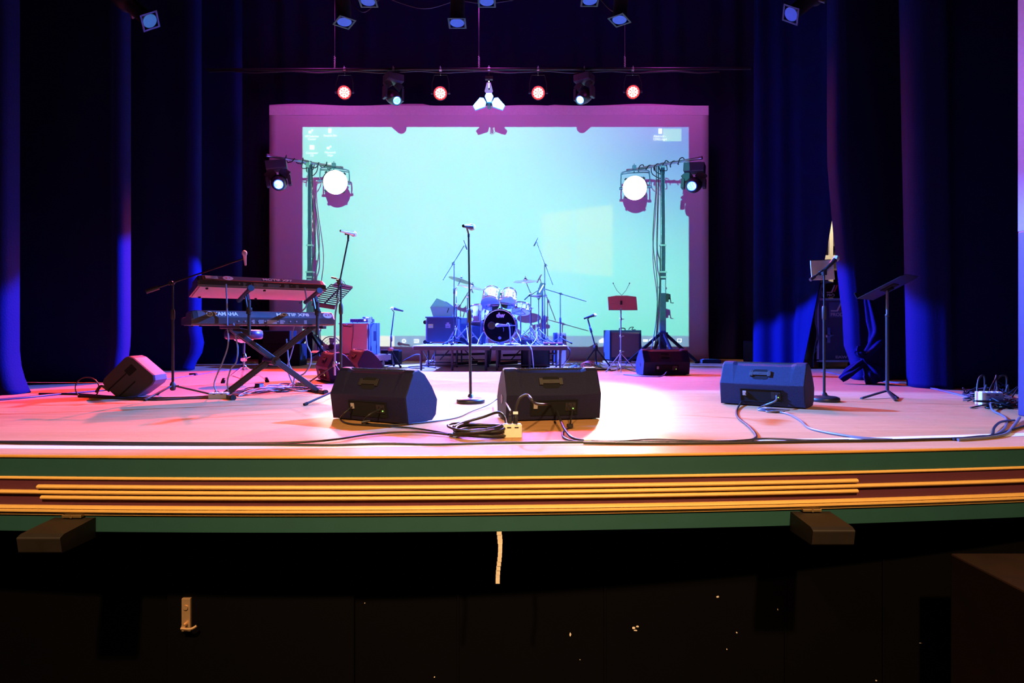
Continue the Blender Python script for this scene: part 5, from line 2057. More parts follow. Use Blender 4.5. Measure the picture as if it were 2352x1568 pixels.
def moving_head(c, lens_d, base_c, label, s=1.0, cat='moving light'):
    """base box, two-armed yoke and a tapering head; c is the head pivot, base_c the middle of the base (both world)"""
    t = thing('moving_light', label, cat, base_c)
    up = (V(base_c) - V(c)).normalized()
    p = V(c) - V(base_c)
    d = V(lens_d).normalized()
    side = up.cross(d).normalized()
    fw = side.cross(up).normalized()
    B = Matrix((side, fw, up)).transposed()
    b = MB().box((0, 0, 0), (.30 * s, .24 * s, .13 * s), B)
    b.box((0, 0, 0) if False else V(B @ V((0, -.0, .06 * s))), (.22 * s, .18 * s, .03 * s), B)
    b.build('base', M_FIXB, t, bevel=.012)
    b = MB()
    for q in (-1, 1):
        a0 = B @ V((q * .05 * s, 0, -.07 * s))
        a1 = B @ V((q * .155 * s, 0, -.16 * s))
        b.beam(a0, a1, .12 * s, .06 * s, up=fw)
        b.beam(a1, p + side * q * .155 * s - up * .05 * s, .05 * s, .13 * s, up=fw)
    b.build('yoke', M_FIXB, t, bevel=.01)
    M = orient(d)
    b = MB().lathe([(.03 * s, -.22 * s), (.085 * s, -.20 * s), (.115 * s, -.10 * s), (.118 * s, .02 * s), (.095 * s, .16 * s), (.083 * s, .215 * s), (.074 * s, .215 * s), (.070 * s, .19 * s)], axis=(0, -1, 0), n=24)
    put(b, M, p).build('head', M_FIXB, t)
    b = MB().cyl((0, -.188 * s, 0), (0, -.196 * s, 0), .062 * s, n=24)
    ln = put(b, M, p).build('lens', M_LENSB, t)
    b = MB().lathe([(.062 * s, .190 * s), (.073 * s, .196 * s)], axis=(0, -1, 0), n=24)
    put(b, M, p).build('lens_rim', M_LENSB2, ln)
    return t


for xp, yp, aim, lab in ((903, 224, (2.2, 5.6, 0), 'blue moving light left of the three-petal strobe on the flown bar'),
                         (1342, 222, (-2.8, 5.9, 0), 'blue moving light right of the three-petal strobe on the flown bar')):
    c = px(xp, yp, BAT_Y - .05)
    t = moving_head(c, V(aim) - c, V((c.x - .0, BAT_Y - .02, BAT_Z - .18)), lab, 1.08)
    clamp(t, (0, .02), .18)

# three-petal strobe
c = px(1123, 222, BAT_Y - .05)
t = thing('strobe_light', 'three-petal white strobe light at the middle of the flown bar', 'stage light', c)
FACE = R(10)


def petal(poly, m, rim=None, name='petal', tilt=FACE):
    o_ex, o_ez = V((1, 0, 0)), V((0, -math.sin(tilt), math.cos(tilt)))
    cx = sum(p[0] for p in poly) / len(poly)
    cz = sum(p[1] for p in poly) / len(poly)
    b = MB().prism([(cx + (x - cx) * 1.10, cz + (z - cz) * 1.10) for x, z in poly], (0, .0, 0), o_ex, o_ez, (0, .05, 0))
    fr = b.build(name, rim or M_HEXRIM, t)
    b = MB().prism(poly, (0, -.004, 0), o_ex, o_ez, (0, .005, 0))
    b.build('light_panel', m, fr)
    return fr


k = BAT_Y / FPX * .98
hexa = [(q[0] * k, -q[1] * k) for q in ((-5.5, -8), (6, -8), (9.5, -1), (5, 11), (-4, 11), (-9, -1))]
petal(hexa, M_HEX, name='centre_panel')
left = [((q[0] - 1123) * k, -(q[1] - 222) * k) for q in ((1102, 224.5), (1110, 225.5), (1115.5, 235), (1113, 243.5), (1092, 250.5), (1087, 241.5))]
petal(left, M_HEX)
petal([(-x, z) for x, z in reversed(left)], M_HEX)
upp = [((q[0] - 1123) * k, -(q[1] - 222) * k) for q in ((1118, 180), (1126, 180), (1131, 203), (1127, 210), (1118, 210), (1113.5, 203))]
fr = petal(upp, M_HEXDIM, mat('strobe_frame', (.25, .2, .5), .4, emit=((.5, .35, .9), .5)), tilt=R(-25))
b = MB().box((0, .012, .215), (.016, .004, .09))
b.box((0, .005, .285), (.02, .004, .02))
b.build('lamp_strip', M_HEX, fr)
b = MB()
b.cyl((0, .05, 0), (0, .16, 0), .055, n=14)
b.cyl((0, .10, 0), (0, .04, BAT_Z - c.z - .10), .014, n=8)
b.box((0, .05, BAT_Z - c.z - .16), (.14, .08, .06))
b.build('back_bracket', M_FIX, t)
clamp(t, (0, .04), BAT_Z - c.z)
b = MB()
for q in range(5):
    x = -.02 + .016 * q
    b.tube(smooth_path([V((x, .06, -.06)), V((x + .03 * (-1) ** q, .05, -.14)), V((x - .012, .05, -.20 - .015 * (q % 3))), V((x * .4, .07, -.10))], 5), .005, 5)
b.build('loose_leads', MST, t)

# ------------------------------------------------------------------ crank-up light stands with a bar, a fresnel and a moving light
def crank_stand(base, label, sx, BZ):
    t = thing('lighting_stand', label, 'lighting stand', base)
    secs = ((0.10, 1.80, .108), (1.72, 2.32, .088), (2.26, BZ - .065, .067))
    for z0, z1, w in secs:
        b = MB().box((0, 0, (z0 + z1) / 2), (w, w, z1 - z0))
        b.build('mast_section', M_POST, t, bevel=.005)
    b = MB()
    for z, w in ((1.78, .138), (1.68, .122), (2.30, .110)):
        b.box((0, 0, z), (w, w, .03))
        b.cyl((-w * .6, -.02, z), (w * .6, -.02, z), .010, n=8)
    b.build('collar', M_STEEL, t)
    b = MB()
    b.box((sx * .075, 0, 1.28), (.06, .10, .16))
    b.cyl((sx * .10, -.01, 1.30), (sx * .14, -.01, 1.30), .055, n=18)
    b.tube([V((sx * .14, -.01, 1.30)), V((sx * .16, -.01, 1.18)), V((sx * .21, -.01, 1.18))], .010, 7)
    b.build('winch', M_BLKMET, t, bevel=.004)
    b = MB().box((0, -.057, 1.50), (.08, .006, .26))
    b.build('notice_plate', mat('pale_notice', (.55, .58, .66), .5, noise=.4, nscale=60), t)
    b = MB()
    b.box((0, 0, .36), (.13, .13, .50))
    b.box((0, 0, .585), (.17, .17, .05))
    b.build('foot_block', M_BLKMET, t, bevel=.006)
    for k in range(4):
        a = R((10 if sx > 0 else 50) + 90 * k)
        e = V((math.cos(a) * .72, math.sin(a) * .72, .02))
        b = MB().beam(V((math.cos(a) * .06, math.sin(a) * .06, .575)), e, .045, .055)
        b.beam(V((math.cos(a) * .06, math.sin(a) * .06, .14)), e.lerp(V((0, 0, .575)), .42), .03, .035)
        leg = b.build('leg', M_BLKMET, t, bevel=.003)
        MB().cyl(e - V((0, 0, .02)), e + V((0, 0, .012)), .045, n=14).build('foot_pad', M_RUBBER, leg)
    b = MB()
    w = .042
    b.cyl((-w, -.05, .62), (-w * .8, -.05, BZ - .15), .0045, n=6)
    b.cyl((w + .012, -.04, .62), (w * .7, -.04, BZ - .15), .0035, n=6)
    b.build('winch_wire', M_STEEL, t)
    return t


def cross_bar(p0, p1, t, BZ):
    base = t.location
    q0, q1 = V(p0) - base, V(p1) - base
    b = MB().cyl(q0, q1, .026, n=14)
    b.build('cross_bar', M_PIPE, t)
    m = q0.lerp(q1, .5)
    d = (q1 - q0).normalized()
    up = V((0, 0, 1))
    b = MB()
    b.cyl(m - d * .05, m + d * .05, .040, n=12)
    b.box((m.x * .5, m.y * .5, BZ - .065), (.07, .07, .10))
    b.cyl((0, 0, BZ - .135), (0, 0, BZ + .005), .022, n=12)
    b.build('bar_clamp', M_STEEL, t)
    for s in (0.02, .98):
        q = q0.lerp(q1, s)
        MB().cyl(q - d * .03, q + d * .03, .034, n=12).build('end_cap', M_STEEL, t)
    # feed leads wound along the bar
    side = d.cross(up).normalized()
    b = MB()
    pts = []
    for i in range(60):
        s = i / 59
        a = i * .62
        rr = .040 + .035 * (math.sin(i * .37) > .55)
        pts.append(q0.lerp(q1, .22 + .62 * s) + side * math.cos(a) * rr + up * (math.sin(a) * rr - .01))
    b.tube(smooth_path(pts, 2), .010, 6)
    for k in range(3):
        s0 = .46 + .05 * k
        a = q0.lerp(q1, s0)
        b.tube(smooth_path([a, a + V((.02 * k, -.06, -.14 - .06 * k)), q0.lerp(q1, s0 + .09) + V((0, -.04, -.10 - .03 * k)), q0.lerp(q1, s0 + .10)], 6), .009, 6)
    sx = 1 if base.x < 0 else -1
    top = m + V((sx * .10, -.03, -.04))
    b.tube(smooth_path([top, top + V((0, .0, -.35)), V((sx * .12, -.05, 2.3)), V((sx * .06, -.06, 1.9)), V((sx * .10, -.05, 1.0)), V((sx * .16, -.05, .35)), V((sx * .25, -.1, .03))], 8), .011, 6)
    b.tube(smooth_path([top + V((sx * .03, 0, 0)), top + V((sx * .05, .0, -.5)), V((sx * .20, -.05, 2.4)), V((sx * .12, -.06, 1.6)), V((sx * .14, -.05, .8)), V((sx * .3, -.12, .03))], 8), .008, 6)
    b.build('feed_lead', M_CABLE, t)


def fresnel(c, d, bar_pt, label):
    t = thing('fresnel_lamp', label, 'stage light', c)
    M = orient(d) * 1.1
    b = MB().lathe([(.04, -.40), (.12, -.37), (.19, -.27), (.205, -.12), (.205, .03), (.215, .035), (.215, .075), (.200, .075), (.196, .02)], axis=(0, -1, 0), n=36)
    put(b, M, (0, 0, 0)).build('housing', M_FIX, t)
    b = MB().lathe([(.212, .0765), (.17, .088), (.10, .098), (0, .102)], axis=(0, -1, 0), n=36)
    put(b, M, (0, 0, 0)).build('lens', M_LENSW, t)
    b = MB()
    top = V(bar_pt) - V(c)
    s = M @ V((1, 0, 0))
    for o in (.0, .05):
        b.tube(smooth_path([s * .255 + V((0, 0, -.03)), s * .255 + V((0, 0, top.z * .55)), s * .20 + V((0, o, top.z - .07 - o * .6)), s * -.20 + V((0, o, top.z - .07 - o * .6)), s * -.255 + V((0, 0, top.z * .55)), s * -.255 + V((0, 0, -.03))], 5), .012, 7)
    for q in (-1, 1):
        b.cyl(s * q * .20, s * q * .285, .026, n=12)
    b.build('yoke', MST, t)
    b = MB()
    b.cyl(top + V((-.02, 0, -.10)), top + V((-.02, 0, .03)), .012, n=8)
    b.box(top + V((-.02, 0, -.0)), (.07, .08, .08))
    b.cyl(top + V((-.02, -.0, .03)), top + V((-.02, 0, .075)), .008, n=8)
    b.build('hook_clamp', MST, t, bevel=.006)
    # colour-frame runners round the lens
    for a in (45, 135, 225, 315):
        b = MB()
        q = V((math.cos(R(a)) * .225, -.03, math.sin(R(a)) * .225))
        b.box(q, (.04, .05, .04), Matrix.Rotation(R(a), 3, 'Y'))
        put(b, M, (0, 0, 0)).build('frame_clip', M_FIX, t)
    return t


BZL, BZR = 3.923, 3.878
Lp0, Lp1 = px(612, 357, 12.8), px(787, 386, 13.8)
Rp0, Rp1 = px(1613, 362, 12.78), px(1440, 392, 13.83)
sl = crank_stand(LSTAND, 'crank-up lighting stand behind the keyboards with a lamp bar across its top', -1, BZL)
cross_bar(Lp0, Lp1, sl, BZL)
sr = crank_stand(RSTAND, 'crank-up lighting stand beside the guitar cabinet with a lamp bar across its top', 1, BZR)
cross_bar(Rp0, Rp1, sr, BZR)
fresnel(FRES_L, V((.45, 4.0, .8)) - FRES_L, V((FRES_L.x, FRES_L.y, BZL)), 'round white-hot lamp hanging from the lighting stand behind the keyboards')
fresnel(FRES_R, V((-.45, 4.0, .8)) - FRES_R, V((FRES_R.x, FRES_R.y, BZR)), 'round white-hot lamp hanging from the lighting stand beside the guitar cabinet')
cL = px(641, 420, 12.95)
moving_head(cL, V((.30, -1, -.34)), V((cL.x - .05, 12.95, BZL - .16)), "black moving light at the bar's outer end above the keyboards", 1.27)
cR = px(1593, 425, 12.95)
moving_head(cR, V((-.42, -1, -.30)), V((cR.x + .02, 12.95, BZR - .16)), "black moving light at the bar's outer end above the guitar cabinet", 1.27)


# ------------------------------------------------------------------ profile spots on the nearer bar, above the frame
def profile_spot(c, d, label, gel=M_GELB, s=1.0, roll=0.0):
    t = thing('profile_spotlight', label, 'stage light', c)
    M = orient(d) @ Matrix.Rotation(roll, 3, 'Y') * s
    b = MB().lathe([(.06, -.62), (.115, -.60), (.12, -.40), (.095, -.36), (.088, -.34), (.088, -.02), (.092, -.015), (.092, .0), (.080, .0), (.078, -.02)], axis=(0, -1, 0), n=24)
    put(b, M, (0, 0, 0)).build('barrel', M_FIX, t)
    b = MB()
    w = .098
    for q, sz in (((0, -.012, w), (2 * w + .02, .012, .022)), ((0, -.012, -w), (2 * w + .02, .012, .022)), ((w, -.012, 0), (.022, .012, 2 * w)), ((-w, -.012, 0), (.022, .012, 2 * w))):
        b.box(q, sz)
    fr = put(b, M, (0, 0, 0)).build('colour_frame', M_BLKMET, t)
    b = MB().cyl((0, -.008, 0), (0, -.012, 0), .086, n=4 * 6)
    put(b, M, (0, 0, 0)).build('lens', gel, fr)
    b = MB()
    for q in (-1, 1):
        b.beam(M @ V((q * .15, .38, 0)), M @ V((q * .15, .38, .0)) + V((0, 0, .42)), .012, .035)
        b.cyl(M @ V((q * .10, .38, 0)), M @ V((q * .18, .38, 0)), .022, n=10)
    b.beam(M @ V((-.15, .38, 0)) + V((0, 0, .42)), M @ V((.15, .38, 0)) + V((0, 0, .42)), .035, .012)
    b.build('yoke', M_FIX, t)
    return t, M @ V((0, .38, 0)) + V((0, 0, .42)) + V(c)


PB_Y = 10.45
tops = []
for xp, yp, dd, lab, rl in ((791, 49, (.10, -.16, -1), 'profile spotlight hanging at the top edge above the leftmost red lamp', .12),
                            (1050, 51, (0, -.16, -1), 'profile spotlight hanging at the top edge above the strobe', 0),
                            (1423, 44, (-.10, -.16, -1), 'profile spotlight hanging at the top edge above the rightmost red lamp', -.12),
                            (845, 2, (0, -.16, -1), 'higher profile spotlight cut by the top edge, near the leftmost red lamp', .0),
                            (1118, 2, (0, -.16, -1), 'higher profile spotlight cut by the top edge, right of the centre spotlight', .0),
                            (1355, 0, (0, -.16, -1), 'higher profile spotlight cut by the top edge, near the rightmost red lamp', .0)):
    tt, tp_ = profile_spot(px(xp, yp, PB_Y - .25), V(dd), lab, s=1.22, roll=rl)
    tops.append(tp_)
bz = max(q.z for q in tops) + .12
tt = thing('lighting_bar', 'flown pipe above the top edge of the picture carrying the profile spotlights', 'lighting bar', (0, PB_Y, bz))
MB().cyl((-5.5, 0, 0), (5.5, 0, 0), .024, n=10).build('pipe', M_BLKMET, tt)
b = MB()
for q in tops:
    b.beam(q - V((0, PB_Y, bz)), V((q.x, 0, 0)), .03, .03)
b.build('hook_clamp', M_BLKMET, tt)
b = MB()
for i, (xa, xb, dz) in enumerate(((800, 870, 28), (900, 1050, 20), (1380, 1440, 26), (1050, 1180, 8))):
    pa, pb_ = px(xa, 0, PB_Y), px(xb, 0, PB_Y)
    mid = px((xa + xb) / 2, dz, PB_Y)
    b.tube(smooth_path([pa - V((0, PB_Y, bz)), mid - V((0, PB_Y, bz)), pb_ - V((0, PB_Y, bz))], 8), .008, 5)
b.build('slack_lead', M_CABLE, tt)
tL, _ = profile_spot(px(343, 47, 8.1), V((.75, -.22, -.62)), 'profile spotlight with a greenish lens at the top of the left leg curtain', gel=M_GELC, roll=R(45))
tR, _ = profile_spot(px(1818, 32, 8.1), V((-.75, -.22, -.62)), 'profile spotlight with a blue diamond frame near the top of the right curtains', roll=R(45))
for tt, sgn in ((tL, -1), (tR, 1)):
    b = MB()
    b.cyl((sgn * .35, .3, .55), (sgn * .35, .3, 4.0), .022, n=8)
    b.beam((sgn * .35, .3, .55), (sgn * .2, .22, .66), .03, .03)
    b.build('drop_arm', M_FIX, tt)

# ================================================================== AMPLIFIERS AND CASES
# bass cabinet on a wooden dolly, amplifier head on top
d = 11.75
f = d / FPX
xl, xr = (778 - CX) * f, (847 - CX) * f
zb, zt = EYE + (HY - 814) * f, EYE + (HY - 741) * f
RZC = R(-14)
W = (xr - xl) / math.cos(RZC)
cc = V(((xl + xr) / 2, d, 0))
t = thing('bass_cabinet', 'large bass cabinet with a brown cloth front on a wooden dolly', 'amplifier cabinet', (cc.x, cc.y, zb), RZC)
MB().box((0, .23, (zt - zb) / 2), (W + .03, .44, zt - zb)).build('enclosure', M_TOLEX, t, bevel=.012)
b = MB().box((0, -.002, (zt - zb) / 2), (W - .02, .02, zt - zb - .03))
cl = b.build('front_cloth', M_CLOTHG, t)
b = MB()
b.cyl((-W * .5 + .08, -.014, zt - zb - .06), (-W * .5 + .23, -.014, zt - zb - .075), .004, n=6)
b.tube(smooth_path([V((-W * .5 + .06, -.015, zt - zb - .03)), V((-W * .5 + .10, -.015, zt - zb - .06)), V((-W * .5 + .16, -.015, zt - zb - .03)), V((-W * .5 + .15, -.015, zt - zb - .065)), V((-W * .5 + .26, -.015, zt - zb - .055))], 5), .004, 5)
b.build('script_badge', M_BLKMET, cl)
b = MB()
b.box((W / 2 + .016, .24, (zt - zb) * .58), (.006, .11, .17))
b.build('side_handle', M_DARK, t, bevel=.004)
b = MB()
for sx in (-1, 1):
    for sz in (0, 1):
        b.box((sx * (W / 2 + .004), .006, .012 + sz * (zt - zb - .024)), (.03, .03, .03))
b.build('corner_cap', M_STEEL, t, bevel=.006)
b = MB().tube(smooth_path([V((.0, -.018, zt - zb)), V((-.005, -.02, (zt - zb) * .6)), V((-.03, -.022, (zt - zb) * .3)), V((-.02, -.02, 0))], 6), .004, 5)
b.build('thin_lead', M_CABLE, t)
b2 = thing('amplifier_head', 'small silver amplifier head sitting on the bass cabinet', 'amplifier', (px(822, 740, d).x, d + .06, zt), RZC)
MB().box((0, .14, .040), (.34, .26, .062)).build('chassis', mat('amp_grey', (.28, .26, .30), .4, .5), b2, bevel=.005)
b = MB()
for k in range(7):
    b.cyl((-.14 + .034 * k, .008, .040), (-.14 + .034 * k, -.012, .040), .010, n=10)
b.build('knob', M_CHROME, b2)
MB().cyl((.115, .008, .045), (.115, -.002, .045), .014, n=12).build('pilot_lamp', mat('white_pilot', (.9, .9, 1), .3, emit=((.8, .85, 1), 3)), b2)
for sx in (-.14, .14):
    for y in (.05, .23):
        MB().cyl((sx, y, 0), (sx, y, .01), .012, n=8).build('rubber_foot', M_RUBBER, b2)
b3 = thing('tuner_pedal', 'small flat silver box on top of the amplifier head', 'box', (px(838, 728, d).x, d + .12, zt + .071), RZC)
MB().box((0, .05, .018), (.14, .10, .036)).build('housing', M_ALU, b3, bevel=.004)
MB().box((.02, -.001, .02), (.07, .004, .018)).build('display', mat('lit_display', (.8, .85, 1), .3, emit=((.7, .85, 1), 1.2)), b3)
dl = thing('wooden_dolly', 'low wooden wheeled dolly under the bass cabinet', 'dolly', (cc.x + .03, cc.y - .02, 0), RZC)
b = MB()
b.box((.05, .0, zb - .018), (W + .22, .07, .030))
b.box((.05, .0, zb - .090), (W + .22, .07, .030))
b.box((.05, .48, zb - .018), (W + .22, .07, .030))
for x in (-.30, .0, .36):
    b.box((x, .24, zb - .018), (.08, .56, .030))
    b.box((x, .0, zb - .054), (.06, .06, .045))
b.build('frame', M_WOOD, dl, bevel=.004)
b = MB()
b.box((W / 2 + .155, .24, zb - .054), (.03, .55, .10))
b.build('end_board', mat('pale_plywood', (.48, .40, .36), .6), dl, bevel=.003)
for x in (-W / 2 + .05, W / 2 + .04):
    for y in (.04, .44):
        r_ = min(.052, (zb - .105) / 2)
        b = MB().cyl((x - .018, y, r_), (x + .018, y, r_), r_, n=18)
        b.beam((x, y, r_ * 1.2), (x, y, zb - .10), .045, .05, up=V((0, 1, 0)))
        b.build('caster', mat('tan_caster', (.42, .30, .22), .5), dl)

# monitor-like black cabinet between the dolly and the short stand
c = px(895, 818, 12.9)
t = thing('loudspeaker_cabinet', 'small black cabinet behind the short stand with the orange collar', 'loudspeaker', (c.x, 12.9, 0))
hb = EYE + (HY - 804) * 12.9 / FPX
MB().box((0, .2, hb / 2), (.34, .38, hb)).build('enclosure', M_DARK, t, bevel=.01)
MB().box((0, .01, hb + .004), (.34, .03, .012)).build('top_edge', M_STEEL, t)
MB().box((-.06, .005, hb * .35), (.06, .012, .07)).build('badge', mat('lilac_plate', (.5, .4, .6), .5), t)

# fan beside the bass cabinet
d = 12.6
c = px(762, 796, d)
t = thing('floor_fan', 'round floor fan with a dark cage behind the marked wedge, beside the bass cabinet', 'fan', (c.x, d, 0))
zc = c.z
b = MB()
rf = .19
for k in range(4):
    rr = rf * (1 - .24 * k)
    b.tube([V((rr * math.cos(q * .2618), -.04 + .01 * k - .02, zc + rr * math.sin(q * .2618))) for q in range(24)], .008 if k == 0 else .003, 6, True)
for q in range(16):
    a = q * .3927
    b.cyl((.03 * math.cos(a), -.03, zc + .03 * math.sin(a)), (rf * math.cos(a), -.06, zc + rf * math.sin(a)), .002, n=5)
b.build('cage', M_BLKMET, t)
b = MB()
for q in range(4):
    a = R(90 * q)
    e1_, e2_ = V((math.cos(a), 0, math.sin(a))), V((-math.sin(a), 0, math.cos(a)))
    b.prism([(.03, -.02), (.16, -.07), (.165, .06), (.03, .03)], (0, .0, zc), e1_ + V((0, 0, 0)), e2_ + V((0, .35, 0)), (0, .004, 0))
b.build('blades', mat('pale_blades', (.62, .62, .60), .4), t)
b = MB()
b.cyl((0, -.02, zc), (0, .12, zc), .055, n=16)
b.build('motor', M_BLACKPL, t)
b = MB()
b.tube([V((-.21, .03, zc)), V((-.21, .03, .03)), V((-.21, -.1, .014)), V((.21, -.1, .014)), V((.21, .03, .03)), V((.21, .03, zc))], .012, 7)
b.build('frame', M_BLKMET, t)

# guitar cabinet at right on low timber skids
d = 13.4
f = d / FPX
xl, xr = (1396 - CX) * f, (1476 - CX) * f
zb, zt = EYE + (HY - 829) * f, EYE + (HY - 758) * f
RZG = R(10)
t = thing('guitar_cabinet', 'guitar cabinet with a brown cloth front behind the flat-desk music stand', 'amplifier cabinet', ((xl + xr) / 2, d, zb + .03), RZG)
W = (xr - xl) - .03
h = zt - zb - .03
b = MB()
b.box((0, .19, h / 2), (W, .34, h))
for s in (-1, 1):
    b.box((s * (W / 2 - .022), .005, h / 2), (.044, .05, h))
    b.box((0, .005, h / 2 + s * (h / 2 - .022)), (W - .088, .05, .044))
b.build('enclosure', M_TOLEX, t, bevel=.006)
MB().box((0, .008, h / 2), (W - .08, .03, h - .08)).build('front_cloth', M_CLOTHG, t)
b = MB().tube(smooth_path([V((-.06, .18, h)), V((-.05, .18, h + .035)), V((.05, .18, h + .035)), V((.06, .18, h))], 5), .010, 7)
b.build('handle', M_BLACKPL, t)
b = MB()
for sx in (-1, 1):
    b.box((sx * W * .36, .18, -.015), (.05, .3, .03))
b.build('foot', M_RUBBER, t)
cable('curled_lead', [t.location + V((.10, .2, h + .005)), t.location + V((.13, .2, h + .05)), t.location + V((.20, .22, h + .06)), t.location + V((.17, .22, h + .012)), t.location + V((.25, .25, h + .008))], .007, 'curled lead lying on top of the guitar cabinet')
tag(MB().box(((xl + xr) / 2 + .02, d + .15, zb / 2), (W + .16, .42, max(.02, zb)), Matrix.Rotation(RZG, 3, 'Z')).build('wooden_platform', M_WOOD, bevel=.004), 'thin pale wooden board under the guitar cabinet', 'board')

# black box against the curtain and flat cable cover, deep at right
c = px(1723, 806, 13.6)
t = thing('loudspeaker_cabinet', 'black cabinet standing against the curtain that is pulled aside', 'loudspeaker', (c.x, 13.6, 0), R(-24))
h = EYE + (HY - 783) * 13.6 / FPX
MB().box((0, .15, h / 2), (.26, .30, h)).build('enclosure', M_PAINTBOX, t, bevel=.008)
MB().box((0, -.004, h / 2), (.22, .010, h - .06)).build('grille', M_GRILLE, t)
c = floor_at(1629, 833)
t = thing('cable_ramp', 'flat blue-lit box on the floor at the right end of the screen', 'box', (c.x, 13.4, 0))
MB().box((0, .1, .035), (.36, .22, .07)).build('shell', M_TOLEX, t, bevel=.008)
MB().box((0, .1, .074), (.30, .16, .010)).build('lid', mat('slate_lid', (.10, .14, .22), .5), t)

# ------------------------------------------------------------------ the opening in the curtains: road case, processor, white frame
d = 11.75
f = d / FPX
M_TRIM = mat('case_extrusion', (.72, .76, .78), .3, .6)
x0, x1 = (1876 - CX) * f, (1972 - CX) * f
z0, z1 = EYE + (HY - 841) * f, EYE + (HY - 694) * f
t = thing('road_case', 'tall blue road case with bright metal edges in the opening between the curtains', 'case', ((x0 + x1) / 2, d, z0))
w, h = x1 - x0, z1 - z0
MB().box((0, .3, h / 2), (w - .02, .58, h - .02)).build('body', mat('blue_case_panel', (.06, .07, .16), .5, bump=.2, nscale=150), t)
b = MB()
for s in (-1, 1):
    b.box((s * (w / 2 - .018), .008, h / 2), (.036, .03, h))
    b.box((0, .008, h / 2 + s * (h / 2 - .018)), (w, .03, .036))
    b.box((s * (w / 2 - .01), .3, h - .012), (.03, .6, .03))
b.build('edge_trim', M_TRIM, t, bevel=.004)
b = MB()
for sx in (-1, 1):
    for sz in (0, 1):
        b.ball((sx * (w / 2 - .02), .0, .02 + sz * (h - .04)), .035, (1, .5, 1), 10, 6)
b.build('ball_corner', M_CHROME, t)
M_PRINT = mat('white_print', (.85, .83, .85), .5)
b = MB().box((.0, -.001, h - .20), (.30, .004, .26))
pn = b.build('sign_panel', mat('sign_blue', (.10, .14, .34), .5), t)
pw = -.15 + .02
b = MB()
b.prism([(-.12, -.04), (-.02, -.04), (.06, .12), (.09, .12), (.0, -.06), (-.12, -.06)], (0, -.006, h - .17), (1, 0, 0), (0, 0, 1), (0, .003, 0))
b.build('emblem', M_PRINT, pn)
b = MB().prism([(.02, -.05), (.05, -.05), (.125, .12), (.095, .12)], (0, -.006, h - .17), (1, 0, 0), (0, 0, 1), (0, .003, 0))
b.build('emblem_stroke', mat('red_print', (.7, .08, .10), .5), pn)
lettering('lettering', 'PRODU', .082, pn, (-.125, -.006, h - .285), (R(90), 0, 0), M_PRINT, .001, 'LEFT', .001)
lettering('maker_lettering', 'EAW', .062, t, (.06, -.010, .085), (R(90), 0, 0), M_PRINT, .001, 'CENTER', .003, 1.5)
b = MB()
b.lathe([(.0, 0), (.06, 0), (.06, .012), (.0, .012)], c=(-.16, -.002, h * .42), axis=(0, -1, 0), n=18)
b.box((-.16, -.006, h * .42), (.05, .02, .26))
b.box((-.16, -.006, h * .42), (.17, .02, .014))
b.build('latch', M_STEEL, t)
b = MB()
for sx in (-1, 1):
    b.cyl((sx * w * .35 - .02, .08, .0 - z0 * .0 - .05), (sx * w * .35 + .02, .08, -.05), .05, n=14)
b.build('caster', M_RUBBER, t)
# casters touch the floor
t.location.z = max(t.location.z, .10)
zc_ = t.location.z + h
t = thing('signal_processor', 'small black panel with a white stripe emblem leaning on the blue road case', 'sound equipment', ((1915 - CX) * f, d + .05, zc_))
b = MB().prism([(-.16, .0), (.22, .0), (.22, .26), (-.24, .26)], (0, 0, .01), (1, 0, 0), (0, .12, 1), (0, .05, 0))
b.build('housing', M_DARK, t, bevel=.004)
b = MB()
b.prism([(-.10, .10), (-.02, .10), (.04, .22), (.06, .22), (.0, .085), (-.10, .085)], (0, -.006, .01), (1, 0, 0), (0, .12, 1), (0, .003, 0))
for k in range(12):
    b.box((-.215 + .0045 * k, -.004 + .0015 * (11 - k), .24 - .019 * k), (.022, .004, .008))
em = b.build('emblem', M_PRINT, t)
b = MB().prism([(.02, .10), (.05, .10), (.11, .22), (.08, .22)], (0, -.006, .01), (1, 0, 0), (0, .12, 1), (0, .003, 0))
b.build('emblem_stroke', MATS['red_print'], t)
lettering('lettering', 'PRO', .072, t, (-.10, .0, .05), (R(83), 0, 0), M_PRINT, .001, 'LEFT', .001)
for k in range(4):
    q = V(((1880 + 5 * k - CX) * f, d - .06 + .04 * k, 0))
    pts = [q + V((.22, .1, zc_ + .28)), q + V((.06 - .02 * k, .05, zc_ + .26 - .03 * k)), q + V((-.04, .0, zc_ - .02)), q + V((-.09 - .01 * k, -.0, zc_ - .35)), q + V((-.05, .0, .6 - .1 * k)), q + V((-.12 - .02 * k, -.02, .25)), q + V((-.14 - .03 * k, -.05, .012))]
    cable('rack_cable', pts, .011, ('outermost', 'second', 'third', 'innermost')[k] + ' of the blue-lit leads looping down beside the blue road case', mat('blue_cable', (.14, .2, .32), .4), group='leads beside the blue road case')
b = MB()
b.box((5.75, 12.75, .05), (1.0, .25, .10))
tag(b.build('timber_block', M_WOOD), 'strip of bare timber lying behind the casters of the blue road case', 'board')
